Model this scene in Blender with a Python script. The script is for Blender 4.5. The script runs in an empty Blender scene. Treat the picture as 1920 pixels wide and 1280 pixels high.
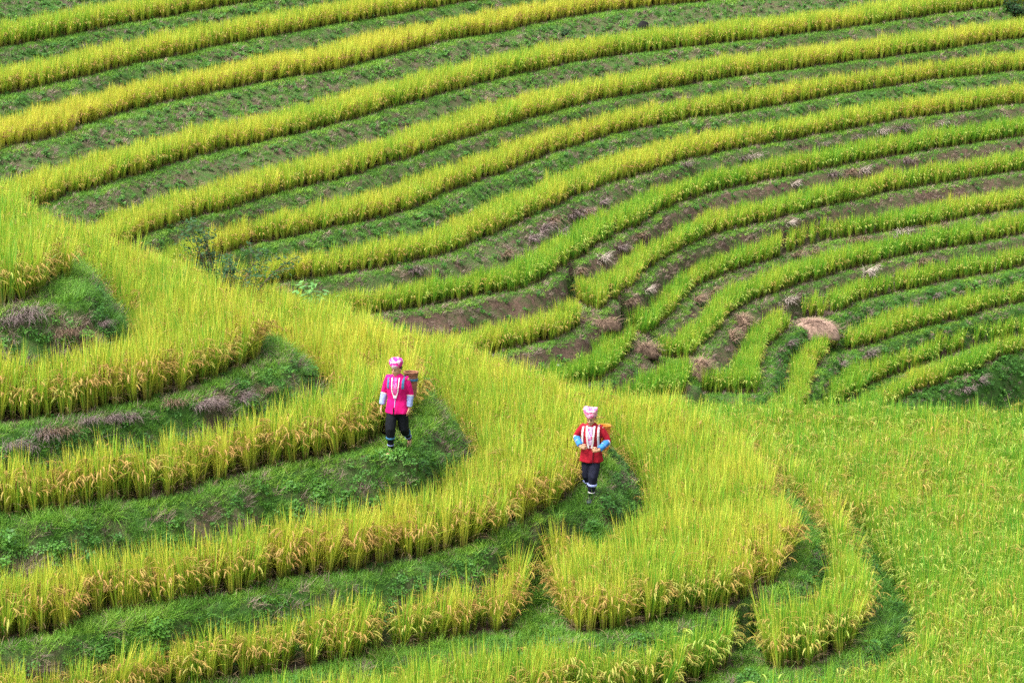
import bpy, bmesh, math, random
import numpy as np
from mathutils import Vector, Matrix

random.seed(7)
rng = np.random.default_rng(7)
SC = bpy.context.scene
COL = SC.collection

# ------------------------------------------------------------------ camera
FPX = 5445.0                      # focal length in photo pixels (1920 wide)
PITCH = math.radians(15.0)
CAMZ = 30.0
cam_data = bpy.data.cameras.new('camera')
cam_data.sensor_width = 36.0
cam_data.lens = 36.0 * FPX / 1920.0
cam_data.clip_end = 3000.0
cam = bpy.data.objects.new('camera', cam_data)
cam.location = (0, 0, CAMZ)
cam.rotation_euler = (math.pi / 2 - PITCH, 0, 0)
COL.objects.link(cam)
SC.camera = cam

# ------------------------------------------------------------------ sky and sun (bright overcast)
SUN_EL, SUN_AZ = math.radians(62), math.radians(-115)   # azimuth from +Y towards +X
w = bpy.data.worlds.new('World')
SC.world = w
w.use_nodes = True
nt = w.node_tree
bgn = nt.nodes['Background']
sky = nt.nodes.new('ShaderNodeTexSky')
sky.sky_type = 'NISHITA'
sky.sun_disc = False
sky.sun_elevation = SUN_EL
sky.sun_rotation = SUN_AZ
sky.air_density = 1.0
sky.dust_density = 6.0
sky.ozone_density = 1.0
hs = nt.nodes.new('ShaderNodeHueSaturation')   # a veil of cloud greys the blue
hs.inputs['Saturation'].default_value = 0.25
nt.links.new(sky.outputs[0], hs.inputs['Color'])
nt.links.new(hs.outputs[0], bgn.inputs['Color'])
bgn.inputs['Strength'].default_value = 0.12
sd = bpy.data.lights.new('sun', 'SUN')
sd.energy = 1.5
sd.angle = math.radians(20)
sd.color = (1.0, 0.95, 0.86)
so = bpy.data.objects.new('sun', sd)
d = Vector((math.sin(SUN_AZ) * math.cos(SUN_EL), math.cos(SUN_AZ) * math.cos(SUN_EL), math.sin(SUN_EL)))
so.rotation_euler = (-d).to_track_quat('-Z', 'Y').to_euler()
so.location = (-30, 20, 60)
COL.objects.link(so)
SC.view_settings.view_transform = 'Standard'
SC.view_settings.look = 'None'
SC.view_settings.exposure = 1.86
SC.view_settings.gamma = 1.0
SC.render.engine = 'CYCLES'
cy = SC.cycles
cy.max_bounces = 5
cy.diffuse_bounces = 3
cy.glossy_bounces = 2
cy.transmission_bounces = 3
cy.transparent_max_bounces = 4
cy.use_denoising = False

# ------------------------------------------------------------------ small tools
CP, SP = math.cos(PITCH), math.sin(PITCH)

def unproj(u, v, z):
    """point of the level z (metres below the camera are negative) seen at photo pixel u, v"""
    x = (u - 960) / FPX
    y = -(v - 640) / FPX
    dx, dy, dz = x, CP + y * SP, -SP + y * CP
    t = z / dz
    return (dx * t, dy * t)

def proj(x, y, z):
    f = y * CP - z * SP
    up = y * SP + z * CP
    return 960 + FPX * x / f, 640 - FPX * up / f

def smooth_line(pts, n=5):
    """Catmull-Rom through the points"""
    p = [np.array(q, float) for q in pts]
    p = [2 * p[0] - p[1]] + p + [2 * p[-1] - p[-2]]
    out = []
    for i in range(1, len(p) - 2):
        a, b, c, e = p[i - 1], p[i], p[i + 1], p[i + 2]
        for k in range(n):
            t = k / n
            out.append(0.5 * (2 * b + (c - a) * t + (2 * a - 5 * b + 4 * c - e) * t * t + (3 * b - a - 3 * c + e) * t ** 3))
    out.append(p[-2])
    return out

def hash2(ix, iy, seed):
    h = (ix.astype(np.int64) * 374761393 + iy.astype(np.int64) * 668265263 + seed * 1442695041) & 0x7fffffff
    h = ((h ^ (h >> 13)) * 1274126177) & 0x7fffffff
    h = h ^ (h >> 16)
    return (h & 0xffff) / 65535.0

def vnoise(x, y, seed=0):
    x = np.asarray(x, float); y = np.asarray(y, float)
    ix = np.floor(x); iy = np.floor(y)
    fx = x - ix; fy = y - iy
    fx = fx * fx * (3 - 2 * fx); fy = fy * fy * (3 - 2 * fy)
    a = hash2(ix, iy, seed); b = hash2(ix + 1, iy, seed)
    c = hash2(ix, iy + 1, seed); d_ = hash2(ix + 1, iy + 1, seed)
    return (a * (1 - fx) + b * fx) * (1 - fy) + (c * (1 - fx) + d_ * fx) * fy

def fbm(x, y, seed=0, o=3):
    s = 0; a = 0.5; n = 0
    for k in range(o):
        s = s + a * vnoise(x * 2 ** k, y * 2 ** k, seed + k * 17); n += a; a *= 0.5
    return s / n

def sdist(px, py, poly):
    """signed distance to a closed polygon, positive inside"""
    d2 = np.full(px.shape, 1e12)
    ins = np.zeros(px.shape, bool)
    m = len(poly)
    for i in range(m):
        ax, ay = poly[i]; bx, by = poly[(i + 1) % m]
        ex, ey = bx - ax, by - ay
        l2 = ex * ex + ey * ey
        if l2 < 1e-12:
            continue
        t = np.clip(((px - ax) * ex + (py - ay) * ey) / l2, 0, 1)
        qx = px - ax - t * ex; qy = py - ay - t * ey
        np.minimum(d2, qx * qx + qy * qy, out=d2)
        c = (ay > py) != (by > py)
        if ey != 0:
            ins ^= c & (px < ex * (py - ay) / ey + ax)
    dd = np.sqrt(d2)
    return np.where(ins, dd, -dd)

# ------------------------------------------------------------------ terraces traced as level contours
RH = 0.80        # standing height of the near rice
RHB = 0.66       # and of the rice across the valley
# skyline of the near spur (tops of its rice), photo pixels
SKY = [(-500, 190), (-300, 240), (-120, 300), (0, 345), (40, 362), (78, 386), (110, 404), (160, 424), (230, 446), (300, 470), (370, 492), (430, 508),
       (500, 527), (570, 545), (640, 565), (707, 588), (740, 602), (807, 615), (853, 624), (933, 654),
       (957, 667), (1000, 688), (1040, 699), (1100, 718), (1140, 722), (1273, 738)]

def near_region(z, base, tops, xown, xend):
    pts = [unproj(u, v, z) for u, v in base] + [unproj(u, v, z + RH) for u, v in tops]
    back = []
    for u, v in SKY:
        if u <= xend:
            back.append(unproj(u, v + (4 if u >= xown else 26), z + RH))
    back.reverse()
    return smooth_line(pts, 4) + [np.array(b) for b in back]

NEAR = []
def near(key, z, base, tops, xown, xend, bw, dry, ripe, fm=.42):
    NEAR.append(dict(key=key, z=z, poly=near_region(z, base, tops, xown, xend), bw=bw, dry=dry, ripe=ripe, fm=fm))

near('F1', -11.25, [(-400, 620), (-200, 598), (0, 579), (50, 569), (91, 550), (114, 530), (122, 508)],
     [(126, 468), (119, 440), (100, 415)], -900, 80, .85, 0.35, 0.55)
near('F2', -12.52, [(-400, 860), (-200, 825), (0, 797), (68, 791), (136, 782), (204, 768), (272, 754), (336, 738), (403, 714), (453, 695), (488, 672), (500, 648)],
     [(505, 590), (478, 560), (430, 535), (390, 512)], 80, 370, .85, 0.30, 0.62)
near('F3', -13.6, [(-400, 1060), (-200, 1010), (0, 977), (68, 972), (136, 958), (204, 949), (272, 940), (340, 927), (408, 909), (476, 886), (544, 872), (635, 857), (690, 842), (735, 823), (768, 800), (784, 776)],
     [(782, 690), (762, 650), (735, 622)], 370, 707, .78, 0.08, 0.70)
near('F4', -14.8, [(-400, 1280), (-200, 1235), (0, 1203), (90, 1194), (181, 1167), (272, 1153), (363, 1131), (453, 1112), (544, 1090), (640, 1077), (707, 1067), (773, 1053), (840, 1037), (907, 1017), (973, 987), (1040, 955), (1078, 930), (1100, 905), (1115, 876)],
     [(1116, 792), (1098, 752), (1070, 727)], 707, 1045, .78, 0.12, 0.66)
near('F5', -15.75, [(-400, 1470), (0, 1380), (200, 1335), (320, 1305), (453, 1272), (640, 1246), (740, 1221), (807, 1208), (873, 1195), (940, 1187), (962, 1180), (976, 1162), (980, 1110), (986, 1062), (1010, 1040), (1036, 1062), (1042, 1110), (1050, 1160), (1078, 1188), (1107, 1190), (1173, 1181), (1240, 1171), (1280, 1158), (1346, 1144), (1405, 1124), (1452, 1098), (1475, 1066), (1485, 1032)],
     [(1485, 945), (1471, 905), (1444, 866), (1400, 822), (1346, 787), (1290, 766)], 1045, 1270, 0.62, 0.05, 0.62, .34)
near('F6', -16.35, [(-400, 1590), (400, 1460), (1000, 1348), (1280, 1294), (1360, 1262), (1372, 1240), (1376, 1204), (1382, 1168), (1402, 1150), (1420, 1168), (1426, 1205), (1434, 1242), (1455, 1262), (1520, 1250), (1562, 1233), (1606, 1203), (1625, 1166), (1630, 1130)],
     [(1610, 1030), (1590, 966), (1555, 915), (1512, 872), (1455, 835), (1385, 797), (1320, 768)], 1270, 1274, 0.62, 0.02, 0.45)
z7 = -16.95
NEAR.append(dict(key='F7', z=z7, bw=0.62, dry=0.02, ripe=0.27, poly=[np.array(unproj(u, v, zz)) for u, v, zz in
    [(-900, 1750, z7), (2900, 1750, z7), (2900, 745, z7 + RH), (2300, 752, z7 + RH), (2100, 754, z7 + RH), (1920, 756, z7 + RH), (1800, 760, z7 + RH), (1700, 760, z7 + RH), (1550, 752, z7 + RH),
     (1420, 747, z7 + RH), (1330, 745, z7 + RH), (1273, 744, z7 + RH), (1140, 735, z7 + RH), (1000, 700, z7 + RH), (853, 650, z7 + RH), (640, 590, z7 + RH), (400, 530, z7 + RH), (0, 370, z7 + RH), (-500, 215, z7 + RH)]]))

FAR = []
def far(key, z, pts, w, dry, earth, ripe, close=None, left=None):
    """terrace across the valley: front edge of the crop from left to right, closed uphill"""
    p = [unproj(u, v, z) for u, v in pts]
    p = smooth_line(p, 4)
    if close is None:
        a, b = p[-1], p[0]
        p = p + [np.array((b_, y)) for b_, y in ((60, a[1] + 12), (60, 190), (-60, 190), (-60, 160))]
        if left is not None:
            p += [np.array(unproj(u, v, z)) for u, v in left]
        else:
            p += [np.array((-60, b[1] - 3))]
    else:
        p = p + [np.array(unproj(u, v, z)) for u, v in close]
    FAR.append(dict(key=key, z=z, poly=p, w=w, dry=dry, earth=earth, ripe=ripe))

zt = {}
zz = -24.0
for key, dz in (('B15', 0), ('B14', 0.26), ('B13', 0.80), ('B12', 0.80), ('B11', 0.74), ('B10', 0.50), ('B9', 0.88), ('B8', 0.82),
                ('B7', 0.82), ('B6', 0.80), ('B5', 0.78), ('B4', 0.80), ('B3', 0.82), ('B2', 0.76), ('B1', 0.76), ('B0', 0.8)):
    zz += dz
    zt[key] = zz
far('B0', zt['B0'], [(-600, 170), (-300, 70), (0, -5), (240, -45), (480, -95), (900, -165), (1400, -235), (2300, -350)], 0.8, 0.1, 0.3, 0.55)
far('B1', zt['B1'], [(-600, 250), (-200, 140), (0, 92), (107, 73), (213, 51), (320, 33), (427, 14), (520, -2), (640, -22), (900, -66), (1400, -140), (2300, -260)], 0.9, 0.1, 0.3, 0.55)
far('B2', zt['B2'], [(-600, 340), (-200, 232), (0, 182), (107, 158), (233, 128), (320, 110), (427, 85), (533, 67), (640, 46), (740, 31), (807, 18), (873, 7), (1000, -14), (1400, -75), (2300, -190)], 0.9, 0.12, 0.36, 0.6)
far('B3', zt['B3'], [(-600, 450), (-200, 340), (0, 283), (100, 260), (160, 237), (233, 213), (320, 193), (427, 170), (533, 150), (640, 131), (707, 113), (773, 97), (840, 79), (940, 62), (1040, 40), (1140, 24), (1280, 9), (1400, -5), (1700, -45), (2300, -115)], 1.1, 0.12, 0.46, 0.85)
far('B4', zt['B4'], [(-600, 600), (-200, 500), (0, 420), (80, 387), (133, 366), (183, 356), (233, 337), (320, 311), (400, 288), (500, 266), (640, 233), (707, 213), (773, 194), (840, 176), (940, 150), (1040, 127), (1140, 109), (1280, 92), (1380, 80), (1480, 68), (1580, 56), (1680, 41), (1780, 26), (1880, 14), (2000, 0), (2300, -35)], 1.0, 0.14, 0.5, 0.56)
far('B5', zt['B5'], [(-600, 720), (-100, 600), (150, 505), (250, 458), (302, 434), (369, 411), (437, 392), (537, 360), (640, 337), (707, 317), (773, 297), (840, 273), (940, 240), (1040, 213), (1140, 187), (1280, 163), (1380, 147), (1480, 133), (1580, 120), (1680, 107), (1780, 93), (1920, 73), (2300, 25)], 0.9, 0.14, 0.46, 0.57)
far('B6', zt['B6'], [(-600, 800), (0, 640), (250, 552), (380, 497), (470, 462), (537, 448), (640, 424), (707, 412), (773, 395), (840, 363), (940, 327), (1040, 288), (1140, 257), (1273, 229), (1380, 213), (1480, 197), (1580, 178), (1680, 163), (1780, 149), (1920, 134), (2300, 95)], 0.9, 0.15, 0.3, 0.6)
far('B7', zt['B7'], [(-600, 900), (0, 700), (300, 590), (500, 537), (640, 516), (697, 507), (757, 495), (840, 480), (890, 458), (940, 437), (990, 413), (1040, 389), (1140, 349), (1207, 329), (1280, 303), (1380, 283), (1480, 264), (1580, 247), (1680, 228), (1780, 214), (1920, 196), (2300, 160)], 0.9, 0.5, 0.55, 0.55)
far('B8', zt['B8'], [(-600, 980), (0, 780), (400, 640), (620, 603), (717, 588), (773, 580), (853, 567), (923, 553), (990, 540), (1040, 514), (1090, 486), (1140, 451), (1207, 420), (1280, 381), (1380, 354), (1480, 333), (1580, 313), (1680, 294), (1780, 278), (1920, 258), (2300, 215)], 0.75, 0.55, 0.85, 0.25)
far('B9', zt['B9'], [(1072, 556), (1103, 577), (1123, 583), (1147, 567), (1180, 543), (1213, 510), (1273, 472), (1320, 450), (1380, 431), (1447, 416), (1513, 399), (1580, 382), (1680, 360), (1780, 344), (1920, 322), (2300, 275)], 0.8, 0.65, 0.8, .3,
    left=[(-900, 300), (900, 480), (1060, 528)])
far('B9a', zt['B9'] - .22, [(500, 770), (700, 722), (850, 683), (947, 661), (1007, 647), (1057, 631), (1087, 614), (1102, 600), (1106, 582)], 1.0, 0.45, 0.95, .4,
    close=[(1090, 565), (1040, 500), (600, 440), (300, 500)])
far('B10', zt['B10'], [(1162, 608), (1187, 628), (1212, 630), (1240, 612), (1270, 580), (1290, 557), (1310, 540), (1347, 520), (1397, 503), (1440, 490), (1497, 468), (1547, 455), (1613, 443), (1713, 430), (1813, 410), (1920, 391), (2300, 335)], 0.75, 0.65, 0.75, .25,
    left=[(-900, 300), (1000, 480), (1140, 570)])
far('B11a', zt['B10'] - .2, [(900, 790), (1020, 745), (1100, 719), (1127, 713), (1157, 693), (1185, 662), (1191, 642)], 1.1, 0.5, 0.9, .15,
    close=[(1172, 630), (1110, 560), (700, 520), (600, 650)])
far('B11', zt['B11'], [(1228, 668), (1287, 678), (1313, 654), (1337, 637), (1353, 613), (1370, 592), (1413, 567), (1463, 547), (1530, 527), (1597, 507), (1663, 490), (1747, 473), (1830, 459), (1920, 442), (2300, 385)], 0.85, 0.65, 0.65, .22,
    left=[(-900, 300), (1000, 480), (1200, 630)])
far('B11b', zt['B11'] - .35, [(1050, 790), (1180, 760), (1285, 738), (1293, 712), (1288, 695)], 1.4, .3, .3, .15,
    close=[(1250, 640), (1100, 580), (900, 700)])
far('B12', zt['B12'], [(1240, 790), (1320, 742), (1412, 740), (1420, 726), (1427, 697), (1437, 662), (1467, 628), (1492, 612), (1520, 597), (1547, 596), (1570, 588), (1613, 567), (1680, 550), (1763, 533), (1847, 517), (1920, 502), (2300, 440)], 1.2, .25, .0, .25,
    left=[(-900, 300), (1000, 480), (1150, 700)])
far('B13', zt['B13'], [(1400, 830), (1495, 780), (1519, 750), (1527, 703), (1545, 678), (1556, 660), (1572, 654), (1590, 658), (1613, 653), (1663, 637), (1730, 617), (1813, 597), (1920, 568), (2300, 490)], 0.85, .2, .0, .3,
    left=[(-900, 300), (1000, 480), (1200, 760)])
far('B14', zt['B14'], [(1450, 860), (1560, 772), (1607, 741), (1630, 724), (1680, 703), (1747, 680), (1813, 657), (1920, 632), (2300, 560)], 0.9, .1, .0, .22,
    left=[(-900, 300), (1000, 480), (1200, 800)])
far('B15', zt['B15'], [(1500, 900), (1640, 776), (1690, 753), (1730, 734), (1780, 717), (1830, 697), (1863, 683), (1920, 662), (2300, 585)], 0.8, .1, .0, .22,
    left=[(-900, 300), (1000, 480), (1200, 850)])

class Field:
    """height and planting of one side of the valley on a regular grid"""
    def __init__(self, regs, x0, x1, y0, y1, st, mode, flat=()):
        self.x0, self.y0, self.st = x0, y0, st
        xs = np.arange(x0, x1 + st / 2, st); ys = np.arange(y0, y1 + st / 2, st)
        self.nx, self.ny = len(xs), len(ys)
        X, Y = np.meshgrid(xs, ys)
        self.X, self.Y = X, Y
        wob = (fbm(X * 0.9, Y * 0.9, 3) - .5) * 0.22 + (fbm(X * 4, Y * 4, 5, 2) - .5) * 0.08
        regs = sorted(regs, key=lambda r: r['z'])           # low to high
        self.regs = regs
        S = [sdist(X, Y, r['poly']) + wob for r in regs]
        J = np.full(X.shape, -1)
        for k, s in enumerate(S):
            J[s > 0] = k
        depth = np.zeros(X.shape); up = np.full(X.shape, 1e6); K = np.full(X.shape, -1)
        for k, s in enumerate(S):
            depth = np.where(J == k, s, depth)
        for k, s in enumerate(S):
            a = -s
            m = (J < k) & (J >= 0) & (a < up)
            up = np.where(m, a, up); K = np.where(m, k, K)
        Zr = np.array([r['z'] for r in regs] + [0.0])
        z0 = np.where(J >= 0, Zr[J], 0)
        z1 = np.where(K >= 0, Zr[K], z0)
        berm = 0.20 + 0.12 * vnoise(X * .7, Y * .7, 11)
        self.berm = berm
        a = np.maximum(up - berm, 0)
        D = a + depth
        if mode == 'near':
            bw = np.array([r['bw'] for r in regs] + [1.0])[K]
            fm = np.array([r.get('fm', .42) for r in regs] + [.42])[K]
            fm = np.where(X > 4.1, fm, .48)      # the strip narrows only round the nose of the spur
            we = np.maximum(fm * D, D - bw)
        else:
            wk = np.array([r['w'] for r in regs] + [1.0])[J]
            we = np.minimum(wk, 0.52 * D)
            we = np.maximum(we, D - 5.5)
        we = np.where(K >= 0, we, 1e3)
        t = np.clip((depth - we) / np.maximum(D - we, 1e-3), 0, 1)
        t = np.where(up < berm, 1.0, t)
        t = np.where(K >= 0, t, 0)
        self.t = t
        prof = t ** 0.85
        Z = z0 + (z1 - z0) * prof
        # outside every terrace: the slope falls away
        out = J < 0
        fall = np.full(X.shape, -1e6); KO = np.full(X.shape, 0)
        for k, s in enumerate(S):
            f = regs[k]['z'] - (1.05 if mode == 'near' else 3.0) * np.maximum(-s - berm, 0)
            m = f > fall
            fall = np.where(m, f, fall); KO = np.where(m, k, KO)
        Z = np.where(out, np.maximum(fall, -34 + 0.5 * fbm(X * .2, Y * .2, 9)), Z)
        bank = np.where(out, 1.0, np.where((t > 0.02) & (t < 0.98), 1.0, 0.0))
        rough = (fbm(X * 2.2, Y * 2.2, 21) - .5) * 0.24 + (fbm(X * 7, Y * 7, 22, 2) - .5) * 0.09
        Z = Z + rough * (1.45 if mode == 'near' else 1.0) * (0.30 + 0.70 * bank) * np.where(t < .02, .2, 1.0)
        # trodden spots
        for fu, fv, fz, fr in flat:
            fx, fy = unproj(fu, fv, fz)
            wgt = np.clip(1.6 - np.hypot(X - fx, Y - fy) / fr, 0, 1)
            wgt = wgt * wgt * (3 - 2 * wgt)
            Z = Z * (1 - wgt) + (fz + .25 * rough) * wgt
        # soften creases
        for _ in range(1):
            Zp = np.pad(Z, 1, mode='edge')
            Z = (Zp[1:-1, 1:-1] * 4 + Zp[:-2, 1:-1] + Zp[2:, 1:-1] + Zp[1:-1, :-2] + Zp[1:-1, 2:]) / 8
        self.Z, self.J, self.K, self.KO, self.depth, self.up = Z, J, K, KO, depth, up
        self.upper = np.where(out, KO, np.where(K >= 0, K, J))
        gy, gx = np.gradient(depth, st)
        self.gx, self.gy = gx, gy
        zy, zx = np.gradient(Z, st)
        self.zx, self.zy = zx, zy

    def at(self, x, y):
        i = np.clip(np.round((np.asarray(x) - self.x0) / self.st).astype(int), 0, self.nx - 1)
        j = np.clip(np.round((np.asarray(y) - self.y0) / self.st).astype(int), 0, self.ny - 1)
        return j, i

    def height(self, x, y):
        fx = np.clip((np.asarray(x, float) - self.x0) / self.st, 0, self.nx - 1.001)
        fy = np.clip((np.asarray(y, float) - self.y0) / self.st, 0, self.ny - 1.001)
        i = fx.astype(int); j = fy.astype(int); a = fx - i; b = fy - j
        Z = self.Z
        return (Z[j, i] * (1 - a) + Z[j, i + 1] * a) * (1 - b) + (Z[j + 1, i] * (1 - a) + Z[j + 1, i + 1] * a) * b

def W(p):
    """camera-level coordinates to world"""
    return (p[0], p[1], p[2] + CAMZ)

def ground_hit(field, u, v, up=0.0):
    """where the ground of one side is seen at photo pixel u, v"""
    x = (u - 960) / FPX; y = -(v - 640) / FPX
    dx, dy, dz = x, CP + y * SP, -SP + y * CP
    t = np.arange(34, 150, 0.02)
    px, py, pz = dx * t, dy * t, dz * t
    m = (px > field.x0) & (px < field.x0 + field.nx * field.st) & (py > field.y0) & (py < field.y0 + field.ny * field.st)
    h = field.height(px, py) + up
    hit = np.where(m & (pz <= h))[0]
    k = hit[0] if len(hit) else -1
    return float(px[k]), float(py[k]), float(field.height(px[k], py[k]))

NF = Field(NEAR, -17, 17, 36, 70, 0.06, 'near', [(748, 846, -13.6, .34), (1108, 932, -14.8, .34)])
FF = Field(FAR, -34, 34, 62, 122, 0.10, 'far')

# ------------------------------------------------------------------ materials
def newmat(name):
    m = bpy.data.materials.new(name)
    m.use_nodes = True
    n = m.node_tree
    n.nodes.clear()
    out = n.nodes.new('ShaderNodeOutputMaterial')
    return m, n, out

def rgb(n, c):
    r = n.nodes.new('ShaderNodeRGB'); r.outputs[0].default_value = (*c, 1); return r.outputs[0]

def mixc(n, fac, a, b, mode='MIX'):
    m = n.nodes.new('ShaderNodeMix'); m.data_type = 'RGBA'; m.blend_type = mode
    for sock, v in ((m.inputs['Factor'], fac), (m.inputs['A'], a), (m.inputs['B'], b)):
        if hasattr(v, 'is_linked') or hasattr(v, 'links'):
            n.links.new(v, sock)
        elif isinstance(v, (int, float)):
            sock.default_value = v
        else:
            sock.default_value = (*v, 1)
    return m.outputs['Result']

def mth(n, op, a, b=0.0, clamp=False):
    m = n.nodes.new('ShaderNodeMath'); m.operation = op; m.use_clamp = clamp
    for sock, v in ((m.inputs[0], a), (m.inputs[1], b)):
        if isinstance(v, (int, float)):
            sock.default_value = v
        else:
            n.links.new(v, sock)
    return m.outputs[0]

def mrange(n, v, a, b, c=0.0, d_=1.0):
    m = n.nodes.new('ShaderNodeMapRange')
    n.links.new(v, m.inputs[0])
    for i, q in enumerate((a, b, c, d_)):
        m.inputs[i + 1].default_value = q
    return m.outputs[0]

def attr(n, name, kind='GEOMETRY'):
    a = n.nodes.new('ShaderNodeAttribute'); a.attribute_name = name; a.attribute_type = kind
    return a

def leafy(n, out, colour, trans=0.35, rough=0.5, tcol=None, spec=0.25):
    b = n.nodes.new('ShaderNodeBsdfPrincipled')
    n.links.new(colour, b.inputs['Base Color'])
    b.inputs['Roughness'].default_value = rough
    b.inputs['Specular IOR Level'].default_value = spec
    t = n.nodes.new('ShaderNodeBsdfTranslucent')
    n.links.new(tcol if tcol is not None else colour, t.inputs['Color'])
    mx = n.nodes.new('ShaderNodeMixShader'); mx.inputs[0].default_value = trans
    n.links.new(b.outputs[0], mx.inputs[1]); n.links.new(t.outputs[0], mx.inputs[2])
    n.links.new(mx.outputs[0], out.inputs[0])

def mat_rice_leaf():
    m, n, out = newmat('rice_leaf')
    a = attr(n, 'bl'); sep = n.nodes.new('ShaderNodeSeparateColor'); n.links.new(a.outputs['Color'], sep.inputs[0])
    t, r, dry = sep.outputs[0], sep.outputs[1], sep.outputs[2]
    ripe = attr(n, 'ripe', 'INSTANCER').outputs['Fac']
    f = mth(n, 'ADD', mth(n, 'MULTIPLY', ripe, 1.0), mth(n, 'MULTIPLY', mth(n, 'SUBTRACT', r, 0.5), 1.05), True)
    c = mixc(n, mrange(n, f, 0.0, 0.55), (0.105, 0.320, 0.026), (0.320, 0.480, 0.040))
    c = mixc(n, mrange(n, f, 0.5, 1.0), c, (0.580, 0.550, 0.070))
    # stems and sheaths towards the ground are duller green, then straw
    low = mixc(n, mrange(n, r, 0.2, 0.8), (0.100, 0.165, 0.018), (0.27, 0.23, 0.06))
    c = mixc(n, mrange(n, t, 0.03, 0.38), low, c)
    c = mixc(n, mth(n, 'MULTIPLY', mrange(n, t, 0.86, 1.0), mrange(n, r, 0.55, 0.9)), c, (0.55, 0.33, 0.06))
    c = mixc(n, dry, c, (0.30, 0.21, 0.12))
    leafy(n, out, c, 0.42, 0.42, None, 0.4)
    return m

def mat_rice_grain():
    m, n, out = newmat('rice_grain')
    a = attr(n, 'bl'); sep = n.nodes.new('ShaderNodeSeparateColor'); n.links.new(a.outputs['Color'], sep.inputs[0])
    r = sep.outputs[1]
    ripe = attr(n, 'ripe', 'INSTANCER').outputs['Fac']
    f = mth(n, 'ADD', ripe, mth(n, 'MULTIPLY', mth(n, 'SUBTRACT', r, 0.5), 0.5), True)
    c = mixc(n, mrange(n, f, 0.1, 0.6), (0.33, 0.44, 0.080), (0.36, 0.26, 0.066))
    c = mixc(n, mrange(n, f, 0.6, 1.0), c, (0.34, 0.205, 0.062))
    leafy(n, out, c, 0.22, 0.6)
    return m

def mat_grass(name, c0, c1, c2, trans=0.3):
    m, n, out = newmat(name)
    a = attr(n, 'bl'); sep = n.nodes.new('ShaderNodeSeparateColor'); n.links.new(a.outputs['Color'], sep.inputs[0])
    hue = attr(n, 'ripe', 'INSTANCER').outputs['Fac']
    f = mth(n, 'ADD', hue, mth(n, 'MULTIPLY', mth(n, 'SUBTRACT', sep.outputs[1], 0.5), 0.6), True)
    c = mixc(n, mrange(n, f, 0.0, 0.5), c0, c1)
    c = mixc(n, mrange(n, f, 0.5, 1.0), c, c2)
    leafy(n, out, c, trans, 0.5)
    return m

def noise(n, scale, detail=6, rough=0.6, vec=None, dist=0.0):
    t = n.nodes.new('ShaderNodeTexNoise')
    t.inputs['Scale'].default_value = scale; t.inputs['Detail'].default_value = detail
    t.inputs['Roughness'].default_value = rough; t.inputs['Distortion'].default_value = dist
    if vec is not None:
        n.links.new(vec, t.inputs['Vector'])
    return t.outputs['Fac']

def mat_ground():
    m, n, out = newmat('hillside_soil')
    tc = n.nodes.new('ShaderNodeTexCoord')
    e = attr(n, 'earth').outputs['Fac']
    n1 = noise(n, 1.6, 8, 0.65, tc.outputs['Object'])
    n2 = noise(n, 9.0, 6, 0.7, tc.outputs['Object'])
    n3 = noise(n, 40.0, 3, 0.7, tc.outputs['Object'])
    soil = mixc(n, mrange(n, n2, 0.3, 0.7), (0.042, 0.028, 0.021), (0.115, 0.074, 0.054))
    soil = mixc(n, mth(n, 'MULTIPLY', mrange(n, n3, 0.55, 0.75), 0.6), soil, (0.20, 0.15, 0.12))
    moss = mixc(n, mrange(n, n3, 0.3, 0.7), (0.022, 0.066, 0.013), (0.062, 0.140, 0.024))
    fac = mth(n, 'ADD', mrange(n, mth(n, 'ADD', mth(n, 'MULTIPLY', n1, 0.6), mth(n, 'MULTIPLY', n2, 0.4)), 0.36, 0.62), mth(n, 'SUBTRACT', e, 0.55), True)
    c = mixc(n, fac, moss, soil)
    b = n.nodes.new('ShaderNodeBsdfPrincipled')
    n.links.new(c, b.inputs['Base Color'])
    b.inputs['Roughness'].default_value = 0.95
    b.inputs['Specular IOR Level'].default_value = 0.1
    bp = n.nodes.new('ShaderNodeBump'); bp.inputs['Strength'].default_value = 0.9; bp.inputs['Distance'].default_value = 0.05
    n.links.new(mth(n, 'ADD', n2, mth(n, 'MULTIPLY', n3, 0.5)), bp.inputs['Height'])
    n.links.new(bp.outputs[0], b.inputs['Normal'])
    n.links.new(b.outputs[0], out.inputs[0])
    return m

def mat_plain(name, c, rough=0.8, var=0.15, scale=60.0, spec=0.2, bump=0.0):
    m, n, out = newmat(name)
    tc = n.nodes.new('ShaderNodeTexCoord')
    f = noise(n, scale, 4, 0.6, tc.outputs['Object'])
    lo = tuple(v * (1 - var) for v in c); hi = tuple(min(1, v * (1 + var)) for v in c)
    col = mixc(n, mrange(n, f, 0.3, 0.7), lo, hi)
    b = n.nodes.new('ShaderNodeBsdfPrincipled')
    n.links.new(col, b.inputs['Base Color'])
    b.inputs['Roughness'].default_value = rough; b.inputs['Specular IOR Level'].default_value = spec
    if bump:
        bp = n.nodes.new('ShaderNodeBump'); bp.inputs['Strength'].default_value = bump; bp.inputs['Distance'].default_value = 0.01
        n.links.new(f, bp.inputs['Height']); n.links.new(bp.outputs[0], b.inputs['Normal'])
    n.links.new(b.outputs[0], out.inputs[0])
    return m

M = dict(leaf=mat_rice_leaf(), grain=mat_rice_grain(), ground=mat_ground(),
         grass=mat_grass('bank_grass', (0.055, 0.155, 0.018), (0.110, 0.270, 0.025), (0.235, 0.390, 0.040)),
         weed=mat_grass('bank_weed', (0.034, 0.115, 0.016), (0.070, 0.198, 0.024), (0.138, 0.280, 0.034)),
         dry=mat_grass('dry_grass', (0.125, 0.090, 0.080), (0.230, 0.165, 0.130), (0.340, 0.260, 0.170), 0.15))

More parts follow.
